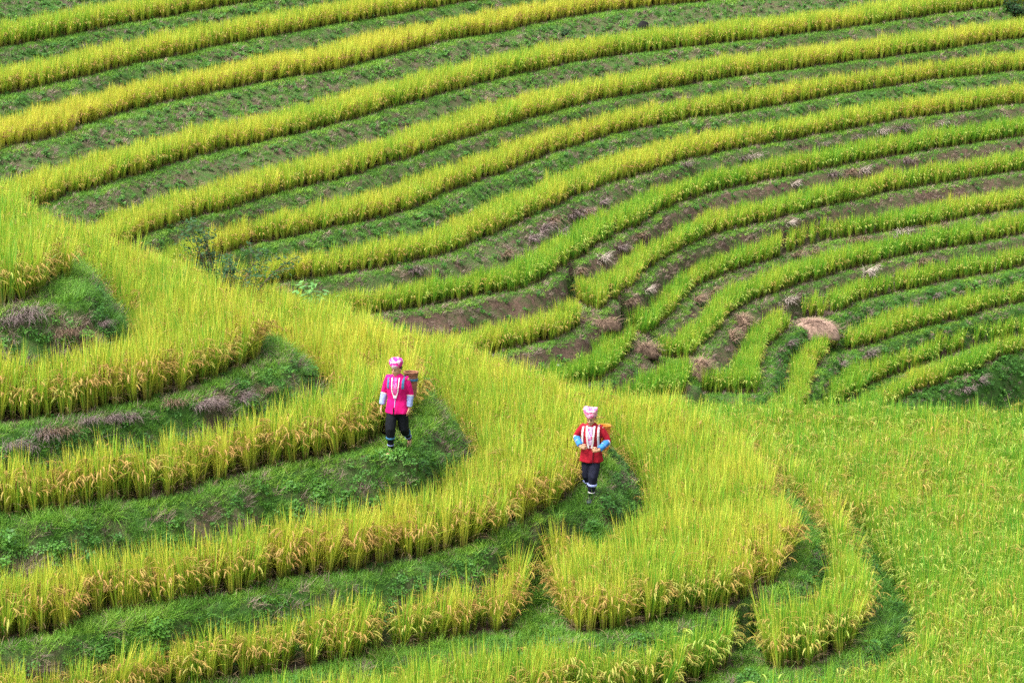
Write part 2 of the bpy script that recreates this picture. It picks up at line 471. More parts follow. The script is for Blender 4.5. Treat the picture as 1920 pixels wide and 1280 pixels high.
# ------------------------------------------------------------------ terrain sheets
def tag(o, label=None, cat=None, group=None, kind=None):
    if label: o['label'] = label
    if cat: o['category'] = cat
    if group: o['group'] = group
    if kind: o['kind'] = kind
    return o

def grid_mesh(name, field, earth, keep=None):
    ny, nx = field.Z.shape
    co = np.stack([field.X, field.Y, field.Z + CAMZ], -1).reshape(-1, 3)
    idx = np.arange(ny * nx).reshape(ny, nx)
    q = np.stack([idx[:-1, :-1], idx[:-1, 1:], idx[1:, 1:], idx[1:, :-1]], -1).reshape(-1, 4)
    me = bpy.data.meshes.new(name)
    me.vertices.add(len(co)); me.vertices.foreach_set('co', co.ravel())
    me.loops.add(q.size); me.loops.foreach_set('vertex_index', q.ravel())
    me.polygons.add(len(q))
    me.polygons.foreach_set('loop_start', np.arange(0, q.size, 4))
    me.polygons.foreach_set('use_smooth', np.ones(len(q), bool))
    me.update(calc_edges=True)
    a = me.attributes.new('earth', 'FLOAT', 'POINT')
    a.data.foreach_set('value', earth.ravel().astype(np.float32))
    me.materials.append(M['ground'])
    o = bpy.data.objects.new(name, me)
    COL.objects.link(o)
    return o

earthF = np.array([r['earth'] for r in FF.regs])[FF.upper]
earthF = np.where((FF.t < 0.02) & (FF.J >= 0), 0.8, earthF * np.where(FF.t > .97, 0.5, 1.0))
earthN = np.where(NF.t < 0.02, 0.85, 0.10 + 0.35 * np.clip(1 - np.abs(NF.t - .4) * 2.5, 0, 1) + .9 * np.clip(fbm(NF.X * 1.7, NF.Y * 1.7, 91) - .52, 0, 1) * 2)
tag(grid_mesh('terraced_hillside_terrain', FF, earthF), 'terraced hillside across the valley', None, None, 'structure')
tag(grid_mesh('terraced_spur_terrain', NF, earthN), 'terraced spur the two women walk on', None, None, 'structure')

def valley_floor():
    me = bpy.data.meshes.new('valley_ground')
    n = 24
    v = []; f = []
    for j in range(n + 1):
        for i in range(n + 1):
            x = (i / n - .5) * 2400; y = -1100 + j / n * 2400
            v.append((x, y, -6.0))
    for j in range(n):
        for i in range(n):
            a = j * (n + 1) + i
            f.append((a, a + 1, a + n + 2, a + n + 1))
    me.from_pydata(v, [], f)
    me.materials.append(M['ground'])
    o = bpy.data.objects.new('valley_ground', me); COL.objects.link(o)
    tag(o, 'low ground of the valley below the terraces', None, None, 'structure')
valley_floor()

# ------------------------------------------------------------------ plant meshes (instanced by the fields)
class PB:
    """collects ribbons with a 'bl' colour (R along the blade, G chance, B dryness) and a material slot"""
    def __init__(s):
        s.v = []; s.f = []; s.c = []; s.m = []
    def ribbon(s, pts, widths, side, r, dry=0.0, mat=0, t0=0.0, t1=1.0):
        b = len(s.v); n = len(pts)
        for k in range(n):
            t = t0 + (t1 - t0) * k / (n - 1)
            p = pts[k]; wv = side * (widths[k] / 2)
            if k == n - 1 and widths[k] <= 0:
                s.v.append(tuple(p)); s.c.append((t, r, dry, 1))
            else:
                s.v.append(tuple(p - wv)); s.v.append(tuple(p + wv)); s.c += [(t, r, dry, 1)] * 2
        for k in range(n - 1):
            a = b + 2 * k
            if k == n - 2 and widths[-1] <= 0:
                s.f.append((a, a + 1, a + 2))
            else:
                s.f.append((a, a + 1, a + 3, a + 2))
            s.m.append(mat)
    def blade(s, base, az, lean, droop, L, wd, rnd, n=4, dry=0.0, r=None, mat=0, t0=0.0, t1=1.0, twist=0.6, wig=0.0):
        p = np.array(base, float); pts = [p.copy()]
        h = np.array((math.cos(az), math.sin(az), 0.0))
        for k in range(n):
            s_ = (k + 0.5) / n
            ang = lean + droop * s_ ** 1.6
            p = p + (h * math.sin(ang) + np.array((0, 0, math.cos(ang)))) * (L / n)
            if wig:
                p = p + np.array((rnd.uniform(-wig, wig), rnd.uniform(-wig, wig), 0))
            pts.append(p.copy())
        ta = az + math.pi / 2 + rnd.uniform(-twist, twist)
        side = np.array((math.cos(ta), math.sin(ta), 0.0))
        prof = [0.75, 1.0, 0.9, 0.6, 0.0] if n == 4 else [max(0.0, (1 - (k / n) ** 2)) for k in range(n)] + [0.0]
        s.ribbon(pts, [wd * q for q in prof], side, rnd.random() if r is None else r, dry, mat, t0, t1)
        return pts
    def mesh(s, name, mats):
        me = bpy.data.meshes.new(name)
        me.from_pydata(s.v, [], s.f)
        a = me.attributes.new('bl', 'FLOAT_COLOR', 'POINT')
        a.data.foreach_set('color', np.array(s.c, np.float32).ravel())
        for m in mats: me.materials.append(m)
        me.polygons.foreach_set('material_index', s.m)
        me.update()
        return me

def panicle(pb, start, az, rnd, L=0.24, fat=1.0):
    """drooping head of grain: a bent axis with short grain branches"""
    p = np.array(start, float); r = rnd.random()
    h = np.array((math.cos(az), math.sin(az), 0.0)); sidev = np.array((-h[1], h[0], 0.0))
    n = 6; lean = rnd.uniform(0.35, 0.8); end = rnd.uniform(2.3, 2.9)
    pts = [p.copy()]
    for k in range(n):
        ang = lean + (end - lean) * ((k + .5) / n) ** 0.8
        p = p + (h * math.sin(ang) + np.array((0, 0, math.cos(ang)))) * (L / n)
        pts.append(p.copy())
    wd = [0.006, 0.012, 0.020, 0.024, 0.022, 0.016, 0.0]
    pb.ribbon(pts, [q * fat for q in wd], sidev, r, 0, 1)
    up = np.cross(h, sidev)
    pb.ribbon([q + sidev * 0.002 for q in pts], [q * fat * .8 for q in wd], (h + np.array((0, 0, .6))) / 1.17, r, 0, 1)
    for k in range(2, n + 1):
        for sgn in (-1, 1):
            q = pts[k - 1]
            tip = q + sidev * sgn * rnd.uniform(.010, .028) * fat + h * rnd.uniform(-.01, .02) + np.array((0, 0, -rnd.uniform(.03, .055)))
            pb.ribbon([q, (q + tip) / 2, tip], [0.006 * fat, 0.010 * fat, 0.0], h if k % 2 else sidev, min(1, max(0, r + rnd.uniform(-.2, .2))), 0, 1)

def rice_hill(seed, edge=False, far_=False, grains=9, green=False):
    rnd = random.Random(seed)
    pb = PB()
    nl = (44 if not far_ else 32)
    k = 1.0 if not far_ else 1.35
    for i in range(nl):
        az = rnd.uniform(0, 6.283)
        rad = rnd.uniform(0.0, 0.055)
        base = (rad * math.cos(az), rad * math.sin(az), rnd.uniform(0, 0.02))
        L = rnd.uniform(0.66, 1.0) if i % 4 else rnd.uniform(0.45, 0.70)
        pb.blade(base, az + rnd.uniform(-.5, .5), rnd.uniform(0.02, 0.17), rnd.uniform(0.0, 0.26), L, rnd.uniform(0.011, 0.018) * k, rnd)
    for i in range(6 if not far_ else 3):                       # arching outer leaves
        az = rnd.uniform(0, 6.283)
        pb.blade((0.03 * math.cos(az), 0.03 * math.sin(az), .1), az, rnd.uniform(.15, .35), rnd.uniform(.6, 1.5), rnd.uniform(.45, .7), rnd.uniform(.010, .014) * k, rnd, n=5)
    for i in range(grains):
        az = rnd.uniform(0, 6.283)
        hgt = rnd.uniform(0.42, 0.64) + (0.10 if green else 0.0)
        o = 0.06 + 0.13 * rnd.random()
        top = np.array((o * math.cos(az), o * math.sin(az), hgt))
        pb.ribbon([np.array((.02 * math.cos(az), .02 * math.sin(az), 0.02)), top * np.array((.5, .5, .55)), top], [.006 * k, .005 * k, .004 * k], np.array((-math.sin(az), math.cos(az), 0)), rnd.random(), 0, 0, 0, .5)
        panicle(pb, top, az, rnd, rnd.uniform(.15, .24), (0.62 if green else 0.70) if not far_ else 1.05)
    nd = 6 if edge else (2 if not far_ else 1)
    for i in range(nd):                                         # dead lower leaves
        az = rnd.uniform(0, 6.283)
        pb.blade((.03 * math.cos(az), .03 * math.sin(az), rnd.uniform(0.02, .16)), az, rnd.uniform(.5, 1.0), rnd.uniform(.8, 1.6), rnd.uniform(.22, .42), .009 * k, rnd, dry=1.0)
    return pb.mesh('rice_hill', [M['leaf'], M['grain']])

def grass_tuft(seed, n, L0, L1, wd, lean1, droop1, rad, mat):
    rnd = random.Random(seed); pb = PB()
    for i in range(n):
        az = rnd.uniform(0, 6.283); q = rad * math.sqrt(rnd.random()); a2 = rnd.uniform(0, 6.283)
        pb.blade((q * math.cos(a2), q * math.sin(a2), -.01), az, rnd.uniform(.05, lean1), rnd.uniform(.1, droop1), rnd.uniform(L0, L1), rnd.uniform(.7, 1.2) * wd, rnd, n=3)
    return pb.mesh('grass_tuft', [mat])

def weed_tuft(seed, n, H, leaf, mat):
    """low herb with small broad leaves"""
    rnd = random.Random(seed); pb = PB()
    for i in range(n):
        az = rnd.uniform(0, 6.283); q = rnd.uniform(0, .09); z = rnd.uniform(.02, H)
        c = np.array((q * math.cos(az), q * math.sin(az), z))
        a2 = rnd.uniform(0, 6.283); pit = rnd.uniform(-.5, .6); l = leaf * rnd.uniform(.6, 1.3)
        dv = np.array((math.cos(a2) * math.cos(pit), math.sin(a2) * math.cos(pit), math.sin(pit)))
        sv = np.array((-math.sin(a2), math.cos(a2), rnd.uniform(-.4, .4)))
        pb.ribbon([c, c + dv * l * .5, c + dv * l], [l * .15, l * .62, 0.0], sv, rnd.random(), 0, 0)
    return pb.mesh('weed_tuft', [mat])

def proto(name, me):
    return bpy.data.objects.new(name, me)        # never linked: only read by the fields' instancers

PROT = dict(
    rice=[proto('rice_hill', rice_hill(100 + i, False, False, 7)) for i in range(6)],
    rice_edge=[proto('rice_hill', rice_hill(140 + i, True, False, 15)) for i in range(7)],
    rice_green=[proto('rice_hill', rice_hill(170 + i, False, False, 9, True)) for i in range(5)],
    rice_far=[proto('rice_hill', rice_hill(200 + i, False, True, 5)) for i in range(5)],
    grass=[proto('grass_tuft', grass_tuft(300 + i, 26, .07, .17, .006, .8, 1.2, .07, M['grass'])) for i in range(4)],
    long=[proto('grass_tuft', grass_tuft(320 + i, 30, .20, .42, .006, .7, 1.6, .06, M['grass'])) for i in range(3)],
    weed=[proto('weed_tuft', weed_tuft(340 + i, 40, .10, .035, M['weed'])) for i in range(4)],
    clump=[proto('weed_tuft', weed_tuft(440 + i, 70, .24, .05, M['weed'])) for i in range(3)] + [proto('grass_tuft', grass_tuft(450, 40, .18, .36, .008, .6, 1.4, .09, M['grass']))],
    dry=[proto('grass_tuft', grass_tuft(360 + i, 26, .12, .30, .006, 1.1, 1.6, .07, M['dry'])) for i in range(3)],
    grass_far=[proto('grass_tuft', grass_tuft(380 + i, 18, .08, .18, .014, .9, 1.2, .10, M['grass'])) for i in range(3)],
    weed_far=[proto('weed_tuft', weed_tuft(400 + i, 26, .13, .07, M['weed'])) for i in range(3)],
    dry_far=[proto('grass_tuft', grass_tuft(420 + i, 18, .14, .32, .012, 1.2, 1.6, .09, M['dry'])) for i in range(3)],
)

def instancer_tree(protos, key):
    g = bpy.data.node_groups.new('scatter_' + key, 'GeometryNodeTree')
    g.interface.new_socket('Geometry', in_out='INPUT', socket_type='NodeSocketGeometry')
    g.interface.new_socket('Geometry', in_out='OUTPUT', socket_type='NodeSocketGeometry')
    N = g.nodes; L = g.links
    gi = N.new('NodeGroupInput'); go = N.new('NodeGroupOutput')
    join = N.new('GeometryNodeJoinGeometry')
    for p in reversed(protos):                 # join keeps the last link first
        oi = N.new('GeometryNodeObjectInfo'); oi.inputs['Object'].default_value = p
        oi.inputs['As Instance'].default_value = False
        ti = N.new('GeometryNodeGeometryToInstance')
        L.new(oi.outputs['Geometry'], ti.inputs[0]); L.new(ti.outputs[0], join.inputs[0])
    ip = N.new('GeometryNodeInstanceOnPoints')
    L.new(gi.outputs[0], ip.inputs['Points']); L.new(join.outputs[0], ip.inputs['Instance'])
    ip.inputs['Pick Instance'].default_value = True
    def na(name, typ):
        a = N.new('GeometryNodeInputNamedAttribute'); a.data_type = typ; a.inputs['Name'].default_value = name
        return a.outputs['Attribute']
    L.new(na('idx', 'INT'), ip.inputs['Instance Index'])
    er = N.new('FunctionNodeEulerToRotation')
    L.new(na('rot', 'FLOAT_VECTOR'), er.inputs[0]); L.new(er.outputs[0], ip.inputs['Rotation'])
    L.new(na('scl', 'FLOAT_VECTOR'), ip.inputs['Scale'])
    L.new(ip.outputs[0], go.inputs[0])
    return g

TREES = {}
def scatter(name, key, pts, rot, scl, idx, ripe, parent=None):
    """pts in camera-level coordinates"""
    protos = PROT[key] if isinstance(key, str) else sum((PROT[k] for k in key), [])
    kk = key if isinstance(key, str) else '_'.join(key)
    if kk not in TREES:
        TREES[kk] = instancer_tree(protos, kk)
    me = bpy.data.meshes.new(name)
    me.vertices.add(len(pts))
    co = np.array(pts, np.float32).copy(); co[:, 2] += CAMZ
    me.vertices.foreach_set('co', co.ravel())
    for nm, typ, arr in (('rot', 'FLOAT_VECTOR', rot), ('scl', 'FLOAT_VECTOR', scl)):
        a = me.attributes.new(nm, typ, 'POINT'); a.data.foreach_set('vector', np.array(arr, np.float32).ravel())
    a = me.attributes.new('idx', 'INT', 'POINT'); a.data.foreach_set('value', np.array(idx, np.int32))
    a = me.attributes.new('ripe', 'FLOAT', 'POINT'); a.data.foreach_set('value', np.array(ripe, np.float32))
    o = bpy.data.objects.new(name, me); COL.objects.link(o)
    md = o.modifiers.new('scatter', 'NODES'); md.node_group = TREES[kk]
    if parent: o.parent = parent
    return o

def tilt_euler(yaw, ax, ay):
    """euler XYZ of a spin about z followed by leaning the top towards (ax, ay) radians"""
    # R = Rlean * Rz(yaw); small leans: compose exactly
    ang = np.hypot(ax, ay) + 1e-9
    kx, ky = -ay / ang, ax / ang              # axis = up x direction
    c, s = np.cos(ang), np.sin(ang); C = 1 - c
    z = np.zeros_like(ang)
    Rl = np.array([[c + kx * kx * C, kx * ky * C, ky * s], [kx * ky * C, c + ky * ky * C, -kx * s], [-ky * s, kx * s, c]])
    cy_, sy_ = np.cos(yaw), np.sin(yaw); o = np.ones_like(ang)
    Rz = np.array([[cy_, -sy_, z], [sy_, cy_, z], [z, z, o]])
    R = np.einsum('ijn,jkn->ikn', Rl, Rz)
    e = np.stack([np.arctan2(R[2, 1], R[2, 2]), -np.arcsin(np.clip(R[2, 0], -1, 1)), np.arctan2(R[1, 0], R[0, 0])], -1)
    return e

def jitter_grid(field, sp, jit=0.38):
    nx = int(field.nx * field.st / sp); ny = int(field.ny * field.st / sp)
    X, Y = np.meshgrid(np.arange(nx), np.arange(ny))
    x = field.x0 + (X + .5 * (Y % 2) + .5 + rng.uniform(-jit, jit, X.shape)) * sp
    y = field.y0 + (Y + .5 + rng.uniform(-jit, jit, X.shape)) * sp
    return x.ravel(), y.ravel()

def in_view(x, y, z, m=240, mt=130):
    u, v = proj(x, y, z)
    return (u > -m) & (u < 1920 + m) & (v > -mt) & (v < 1280 + mt + 60)

def lean_of(field, j, i):
    gx, gy = -field.gx[j, i], -field.gy[j, i]
    l = np.hypot(gx, gy) + 1e-6
    return gx / l, gy / l

# spots the crop leaves free: (field side, photo pixel, terrace level, radius)
FREE = []
def free_spot(level, u, v, r):
    x, y = unproj(u, v, level); FREE.append((x, y, r))
ZN = {r['key']: r['z'] for r in NEAR}; ZF = {r['key']: r['z'] for r in FAR}
free_spot(ZF['B12'], 1500, 608, 0.75)
free_spot(ZF['B12'], 1545, 590, 0.30)
free_spot(ZF['B13'], 1572, 645, 0.45)

RICE_LABEL = {
 'F1': 'topmost near rice patch at the left frame edge, ending in a blunt nose',
 'F2': 'golden rice terrace above the bank with the row of dry grass tussocks',
 'F3': 'golden rice terrace whose nose ends behind the woman in pink',
 'F4': 'golden rice terrace whose nose ends behind the woman in red',
 'F5': 'broad yellow rice terrace bulging below and beside the woman in red, notched at its front',
 'F6': 'narrow greener rice strip curving between the bulging yellow terrace and the wide green field',
 'F7': 'wide pale green rice field filling the lower right corner',
 'B0': 'sliver of rice beyond the top edge, above all other strips',
 'B1': 'short yellow rice strip in the top left corner',
 'B2': 'second rice strip below the top left corner, running off the top edge',
 'B3': 'yellowest far rice strip, running off the top edge at the upper right',
 'B4': 'far rice strip that reaches the dark bush in the top right corner',
 'B5': 'far rice strip just below the one ending at the dark corner bush',
 'B6': 'far rice strip whose lower end hides behind the thin leafy shrub',
 'B7': 'lowest of the yellow far strips, above the bank of brown tussocks',
 'B8': 'green far strip directly below the tussock bank, swinging down to the left',
 'B9': 'far strip ending bluntly just above the dark earthen gap, upper of the bent strips',
 'B9a': 'short rice strip left of the dark earthen gap, above a brown bank',
 'B10': 'bent far strip ending beside the two dark earth mounds',
 'B11a': 'small dark green rice patch between two brown banks in the gully',
 'B11': 'bent far strip that passes left of and above the straw heap',
 'B11b': 'little rice patch in the gully just behind the near yellow crest',
 'B12': 'far rice strip split in two by the straw heap',
 'B13': 'far rice strip directly below the straw heap',
 'B14': 'second lowest rice strip at the right edge across the valley',
 'B15': 'lowest rice strip at the right edge across the valley',
}

def plant_rice(field, sp, near_):
    x, y = jitter_grid(field, sp)
    j, i = field.at(x, y)
    z = field.height(x, y)
    J, dep, t = field.J[j, i], field.depth[j, i], field.t[j, i]
    ok = (J >= 0) & (dep > 0.04) & (t < 0.004) & in_view(x, y, z)
    for fx, fy, fr in FREE:
        ok &= np.hypot(x - fx, y - fy) > fr
    x, y, z, J, dep, j, i = x[ok], y[ok], z[ok], J[ok], dep[ok], j[ok], i[ok]
    if near_:
        gap = rng.random(len(x)) > np.where(dep < .30, .07, .02)
        x, y, z, J, dep, j, i = x[gap], y[gap], z[gap], J[gap], dep[gap], j[gap], i[gap]
    lx, ly = lean_of(field, j, i)
    for k, r in enumerate(field.regs):
        m = J == k
        n = int(m.sum())
        if n < 4:
            continue
        xx, yy, zz, dd = x[m], y[m], z[m], dep[m]
        edge = dd < 0.30
        patch = fbm(xx * .5, yy * .5, 40 + k) - .5
        fine = fbm(xx * 2.3, yy * 2.3, 60 + k, 2) - .5
        ripe = np.clip(r['ripe'] + patch * 0.55 + fine * .45 + rng.normal(0, .07, n) + np.where(edge, .06, 0), 0.0, 1.0)
        le = np.where(edge, rng.uniform(.0, .30, n) * (1 - dd / .30), 0)
        sw = (fbm(xx * .8, yy * .8, 71) - .5) * .35
        ax = lx[m] * le + sw + rng.normal(0, .06, n); ay = ly[m] * le + rng.normal(0, .07, n)
        rot = tilt_euler(rng.uniform(0, 6.283, n), ax, ay)
        s0 = (1.06 if near_ else RHB / RH * 1.02); vr = 1.0 if near_ else .6
        sc = s0 * (0.93 + vr * (.34 * (fbm(xx * 1.3, yy * 1.3, 80 + k) - .5) + rng.normal(0, .09, n)))
        scl = np.stack([sc * 1.08, sc * 1.08, sc], -1)
        pts = np.stack([xx, yy, zz - .02], -1)
        if near_:
            if r['key'] == 'F7':
                keyset, idx = 'rice_green', rng.integers(0, 5, n)
            else:
                keyset = ('rice', 'rice_edge')
                idx = np.where(edge, 6 + rng.integers(0, 7, n), rng.integers(0, 6, n))
        else:
            keyset, idx = 'rice_far', rng.integers(0, 5, n)
        o = scatter('rice_crop', keyset, pts, rot, scl, idx, ripe)
        tag(o, RICE_LABEL[r['key']], 'rice', 'rice terraces', 'stuff')
        print('rice', r['key'], n)

plant_rice(NF, 0.165, True)
plant_rice(FF, 0.165, False)

# ------------------------------------------------------------------ grass, weeds and dry grass on berms and banks
def dress_banks(field, sp, near_):
    x, y = jitter_grid(field, sp, .48)
    j, i = field.at(x, y); z = field.height(x, y)
    t, dep, J = field.t[j, i], field.depth[j, i], field.J[j, i]
    slope = np.hypot(field.zx[j, i], field.zy[j, i])
    bare = (J >= 0) & (t < 0.004) & (dep > .02)
    for fx, fy, fr in FREE:
        bare &= np.hypot(x - fx, y - fy) > fr
    ok = ~bare & in_view(x, y, z)
    # nothing where the crest or the near spur hides it
    if near_:
        ok &= (J >= 0)
    else:
        ok &= ((J >= 0) | (y > 78))
    x, y, z, t, j, i, J = x[ok], y[ok], z[ok], t[ok], j[ok], i[ok], J[ok]
    n = len(x)
    R = [field.regs[q] for q in field.upper[j, i]]
    up = field.upper[j, i]
    dryv = np.array([r['dry'] for r in field.regs])[up]
    earth = np.array([r.get('earth', .2) for r in field.regs])[up]
    onb = t > .9
    n1 = fbm(x * 1.5, y * 1.5, 31); n2 = fbm(x * 4.0, y * 4.0, 33, 2); n3 = fbm(x * .6, y * .6, 35, 2)
    if near_:
        keep = rng.random(n) < np.where(onb, 1.0, np.clip(1.75 - 1.7 * n2 - .3 * earth - np.clip(fbm(x * 1.7, y * 1.7, 91) - .55, 0, 1) * 5, .35, 1))
    else:
        keep = rng.random(n) < np.where(onb, .95, np.clip(1.55 - 1.2 * n2 - 1.15 * earth * (1.25 - .5 * n1), .22, 1))
    pdry = np.where(onb, .03 + .35 * dryv, dryv * np.clip((n1 - .38) * 5, 0, 1.2) + .02)
    pdry = pdry + (.25 * np.clip(fbm(x * 1.7, y * 1.7, 91) - .52, 0, 1) * 4 if near_ else (.45 * np.clip(earth - .4, 0, 1) + .12)) * ~onb
    isdry = rng.random(n) < pdry
    isweed = ~isdry & ~onb & (n2 + rng.normal(0, .12, n) > .47)
    islong = ~isdry & ~isweed & (n3 + rng.normal(0, .1, n) > (.60 if near_ else 9))
    isclump = near_ & ~isdry & ~onb & (rng.random(n) < .055 * np.clip((n3 - .35) * 5, 0, 2))
    sx, sy = field.zx[j, i], field.zy[j, i]
    hue = np.clip(np.where(onb, .52, .26) + (n1 - .5) * .9 + rng.normal(0, .10, n) + (0 if near_ else .01), 0, 1)
    yaw = rng.uniform(0, 6.283, n)
    lim = np.clip(.5 / np.maximum(np.hypot(sx, sy), 1e-3), 0, .55)
    rot = tilt_euler(yaw, -sx * lim, -sy * lim)
    pts = np.stack([x, y, z], -1)
    sf = '' if near_ else '_far'
    for nm, key, mask, s0, lab, cat in (
        ('bank_grass', 'grass' + sf, ~isdry & ~isweed & ~islong, 1.0, 'short green grass', 'grass'),
        ('long_grass', 'long', islong, .9, 'long drooping grass', 'grass'),
        ('weed_clumps', 'clump', isclump, 1.0, 'taller leafy weed clumps', 'weeds'),
        ('low_weeds', 'weed' + sf, isweed & ~isclump, 1.0, 'low leafy weeds', 'weeds'),
        ('dry_grass', 'dry' + sf, isdry, .85, 'thin withered grass', 'dry grass')):
        q = np.where(keep & mask)[0]
        if len(q) < 3: continue
        np_ = len(PROT[key])
        s = s0 * (1.0 if near_ else .82) * (0.75 + .55 * n1[q] + rng.normal(0, .12, len(q))).clip(.35, 1.8)
        o = scatter(nm, key, pts[q], rot[q], np.stack([s, s, s * np.where(onb[q], .75, .95)], -1), rng.integers(0, np_, len(q)), hue[q])
        tag(o, lab + (' on the banks of the near spur' if near_ else ' on the banks across the valley'), cat, None, 'stuff')
        print(nm, near_, len(q))

dress_banks(NF, 0.075, True)
dress_banks(FF, 0.105, False)

# ------------------------------------------------------------------ solid modelling helpers
class SB:
    """collects closed tubes and blobs, then fuses them into one skin"""
    def __init__(s):
        s.v = []; s.f = []
    def rings(s, rings):
        """rings: list of lists of points (same count); ends capped"""
        b = len(s.v); m = len(rings[0])
        for r in rings: s.v += [tuple(p) for p in r]
        for k in range(len(rings) - 1):
            for i in range(m):
                a = b + k * m + i; c = b + k * m + (i + 1) % m
                s.f.append((a, c, c + m, a + m))
        s.f.append(tuple(b + i for i in reversed(range(m))))
        e = b + (len(rings) - 1) * m
        s.f.append(tuple(e + i for i in range(m)))
    def tube(s, pts, rad, m=14, ref=(0, 1, 0), round_ends=True):
        """tapered tube; rad entries are r or (along ref, across)"""
        P = [Vector(p) for p in pts]; R = [(r, r) if not isinstance(r, tuple) else r for r in rad]
        ref = Vector(ref)
        seq = []
        T = []
        for i in range(len(P)):
            t = (P[min(i + 1, len(P) - 1)] - P[max(i - 1, 0)]).normalized(); T.append(t)
        if round_ends:
            for q, f in ((-.98, .2), (-.8, .6), (-.45, .88)):
                seq.append((P[0] + T[0] * q * min(R[0]) * 0.9, (R[0][0] * f, R[0][1] * f), T[0]))
        for p, r, t in zip(P, R, T): seq.append((p, r, t))
        if round_ends:
            for q, f in ((.45, .88), (.8, .6), (.98, .2)):
                seq.append((P[-1] + T[-1] * q * min(R[-1]) * 0.9, (R[-1][0] * f, R[-1][1] * f), T[-1]))
        rr = []
        for p, r, t in seq:
            a = (ref - t * ref.dot(t))
            a = a.normalized() if a.length > 1e-4 else t.orthogonal().normalized()
            b = t.cross(a)
            rr.append([p + a * (r[0] * math.cos(k * 2 * math.pi / m)) + b * (r[1] * math.sin(k * 2 * math.pi / m)) for k in range(m)])
        s.rings(rr)
    def ball(s, c, r, m=14, rot=None):
        c = Vector(c); rr = []
        for k in range(1, 10):
            ph = math.pi * k / 10
            ring = []
            for i in range(m):
                th = 2 * math.pi * i / m
                q = Vector((r[0] * math.sin(ph) * math.cos(th), r[1] * math.sin(ph) * math.sin(th), -r[2] * math.cos(ph)))
                if rot: q = rot @ q
                ring.append(c + q)
            rr.append(ring)
        s.rings(rr)
    def xform(s, start, fn):
        for i in range(start, len(s.v)): s.v[i] = tuple(fn(Vector(s.v[i])))
    def raw(s, name):
        me = bpy.data.meshes.new(name); me.from_pydata(s.v, [], s.f); me.update(); return me
    def fuse(s, name, voxel, smooth=2):
        me = s.raw(name)
        o = bpy.data.objects.new('fuse_tmp', me); COL.objects.link(o)
        md = o.modifiers.new('r', 'REMESH'); md.mode = 'VOXEL'; md.voxel_size = voxel
        if smooth:
            ms = o.modifiers.new('s', 'SMOOTH'); ms.iterations = smooth; ms.factor = 0.5
        dg = bpy.context.evaluated_depsgraph_get()
        out = bpy.data.meshes.new_from_object(o.evaluated_get(dg), depsgraph=dg)
        out.name = name
        bpy.data.objects.remove(o); bpy.data.meshes.remove(me)
        out.polygons.foreach_set('use_smooth', np.ones(len(out.polygons), bool))
        return out

def link(name, me, mat, parent=None, loc=None):
    if mat is not None:
        me.materials.clear(); me.materials.append(mat)
    o = bpy.data.objects.new(name, me); COL.objects.link(o)
    if parent: o.parent = parent
    if loc: o.location = loc
    return o

def wrinkle(me, amp, sc, seed, zs=1.0):
    """cloth folds: push vertices along their normals"""
    n = len(me.vertices)
    co = np.empty(n * 3, np.float32); me.vertices.foreach_get('co', co); co = co.reshape(-1, 3)
    no = np.empty(n * 3, np.float32); me.vertices.foreach_get('normal', no); no = no.reshape(-1, 3)
    a = fbm(co[:, 0] * sc + co[:, 1] * sc * .7 + 50, co[:, 2] * sc * zs + 50 + co[:, 1] * 3, seed, 3) - .5
    co = co + no * (a * amp * 2)[:, None]
    me.vertices.foreach_set('co', co.ravel()); me.update()

def strip_on(path, width, thick, name):
    """cloth ribbon of some thickness: path of (point, outward normal, across) """
    sb = SB(); rr = []
    for p, nrm, ac in path:
        p, nrm, ac = Vector(p), Vector(nrm).normalized(), Vector(ac).normalized()
        rr.append([p - ac * width / 2 - nrm * .004, p + ac * width / 2 - nrm * .004, p + ac * width / 2 + nrm * thick, p - ac * width / 2 + nrm * thick])
    sb.rings(rr)
    me = sb.raw(name)
    return me

# ------------------------------------------------------------------ materials of people and their things
def mat_cloth_pattern(name, base, spots, scale, thr, bands=None):
    m, n, out = newmat(name)
    tc = n.nodes.new('ShaderNodeTexCoord')
    v = n.nodes.new('ShaderNodeTexVoronoi'); v.inputs['Scale'].default_value = scale
    nz = noise(n, scale * .6, 3, .5, tc.outputs['Object'], 1.0)
    n.links.new(tc.outputs['Object'], v.inputs['Vector'])
    f = mth(n, 'LESS_THAN', v.outputs['Distance'], mth(n, 'MULTIPLY', nz, thr * 2))
    c = mixc(n, f, base, spots[0])
    if len(spots) > 1:
        c = mixc(n, mth(n, 'GREATER_THAN', nz, 0.56), c, spots[1])
    if bands:
        sp = n.nodes.new('ShaderNodeSeparateXYZ'); n.links.new(tc.outputs['Object'], sp.inputs[0])
        for z0, z1, col in bands:
            k = mth(n, 'MULTIPLY', mth(n, 'GREATER_THAN', sp.outputs[2], z0), mth(n, 'LESS_THAN', sp.outputs[2], z1))
            c = mixc(n, k, c, col)
    b = n.nodes.new('ShaderNodeBsdfPrincipled'); n.links.new(c, b.inputs['Base Color'])
    b.inputs['Roughness'].default_value = .85; b.inputs['Specular IOR Level'].default_value = .15
    n.links.new(b.outputs[0], out.inputs[0])
    return m

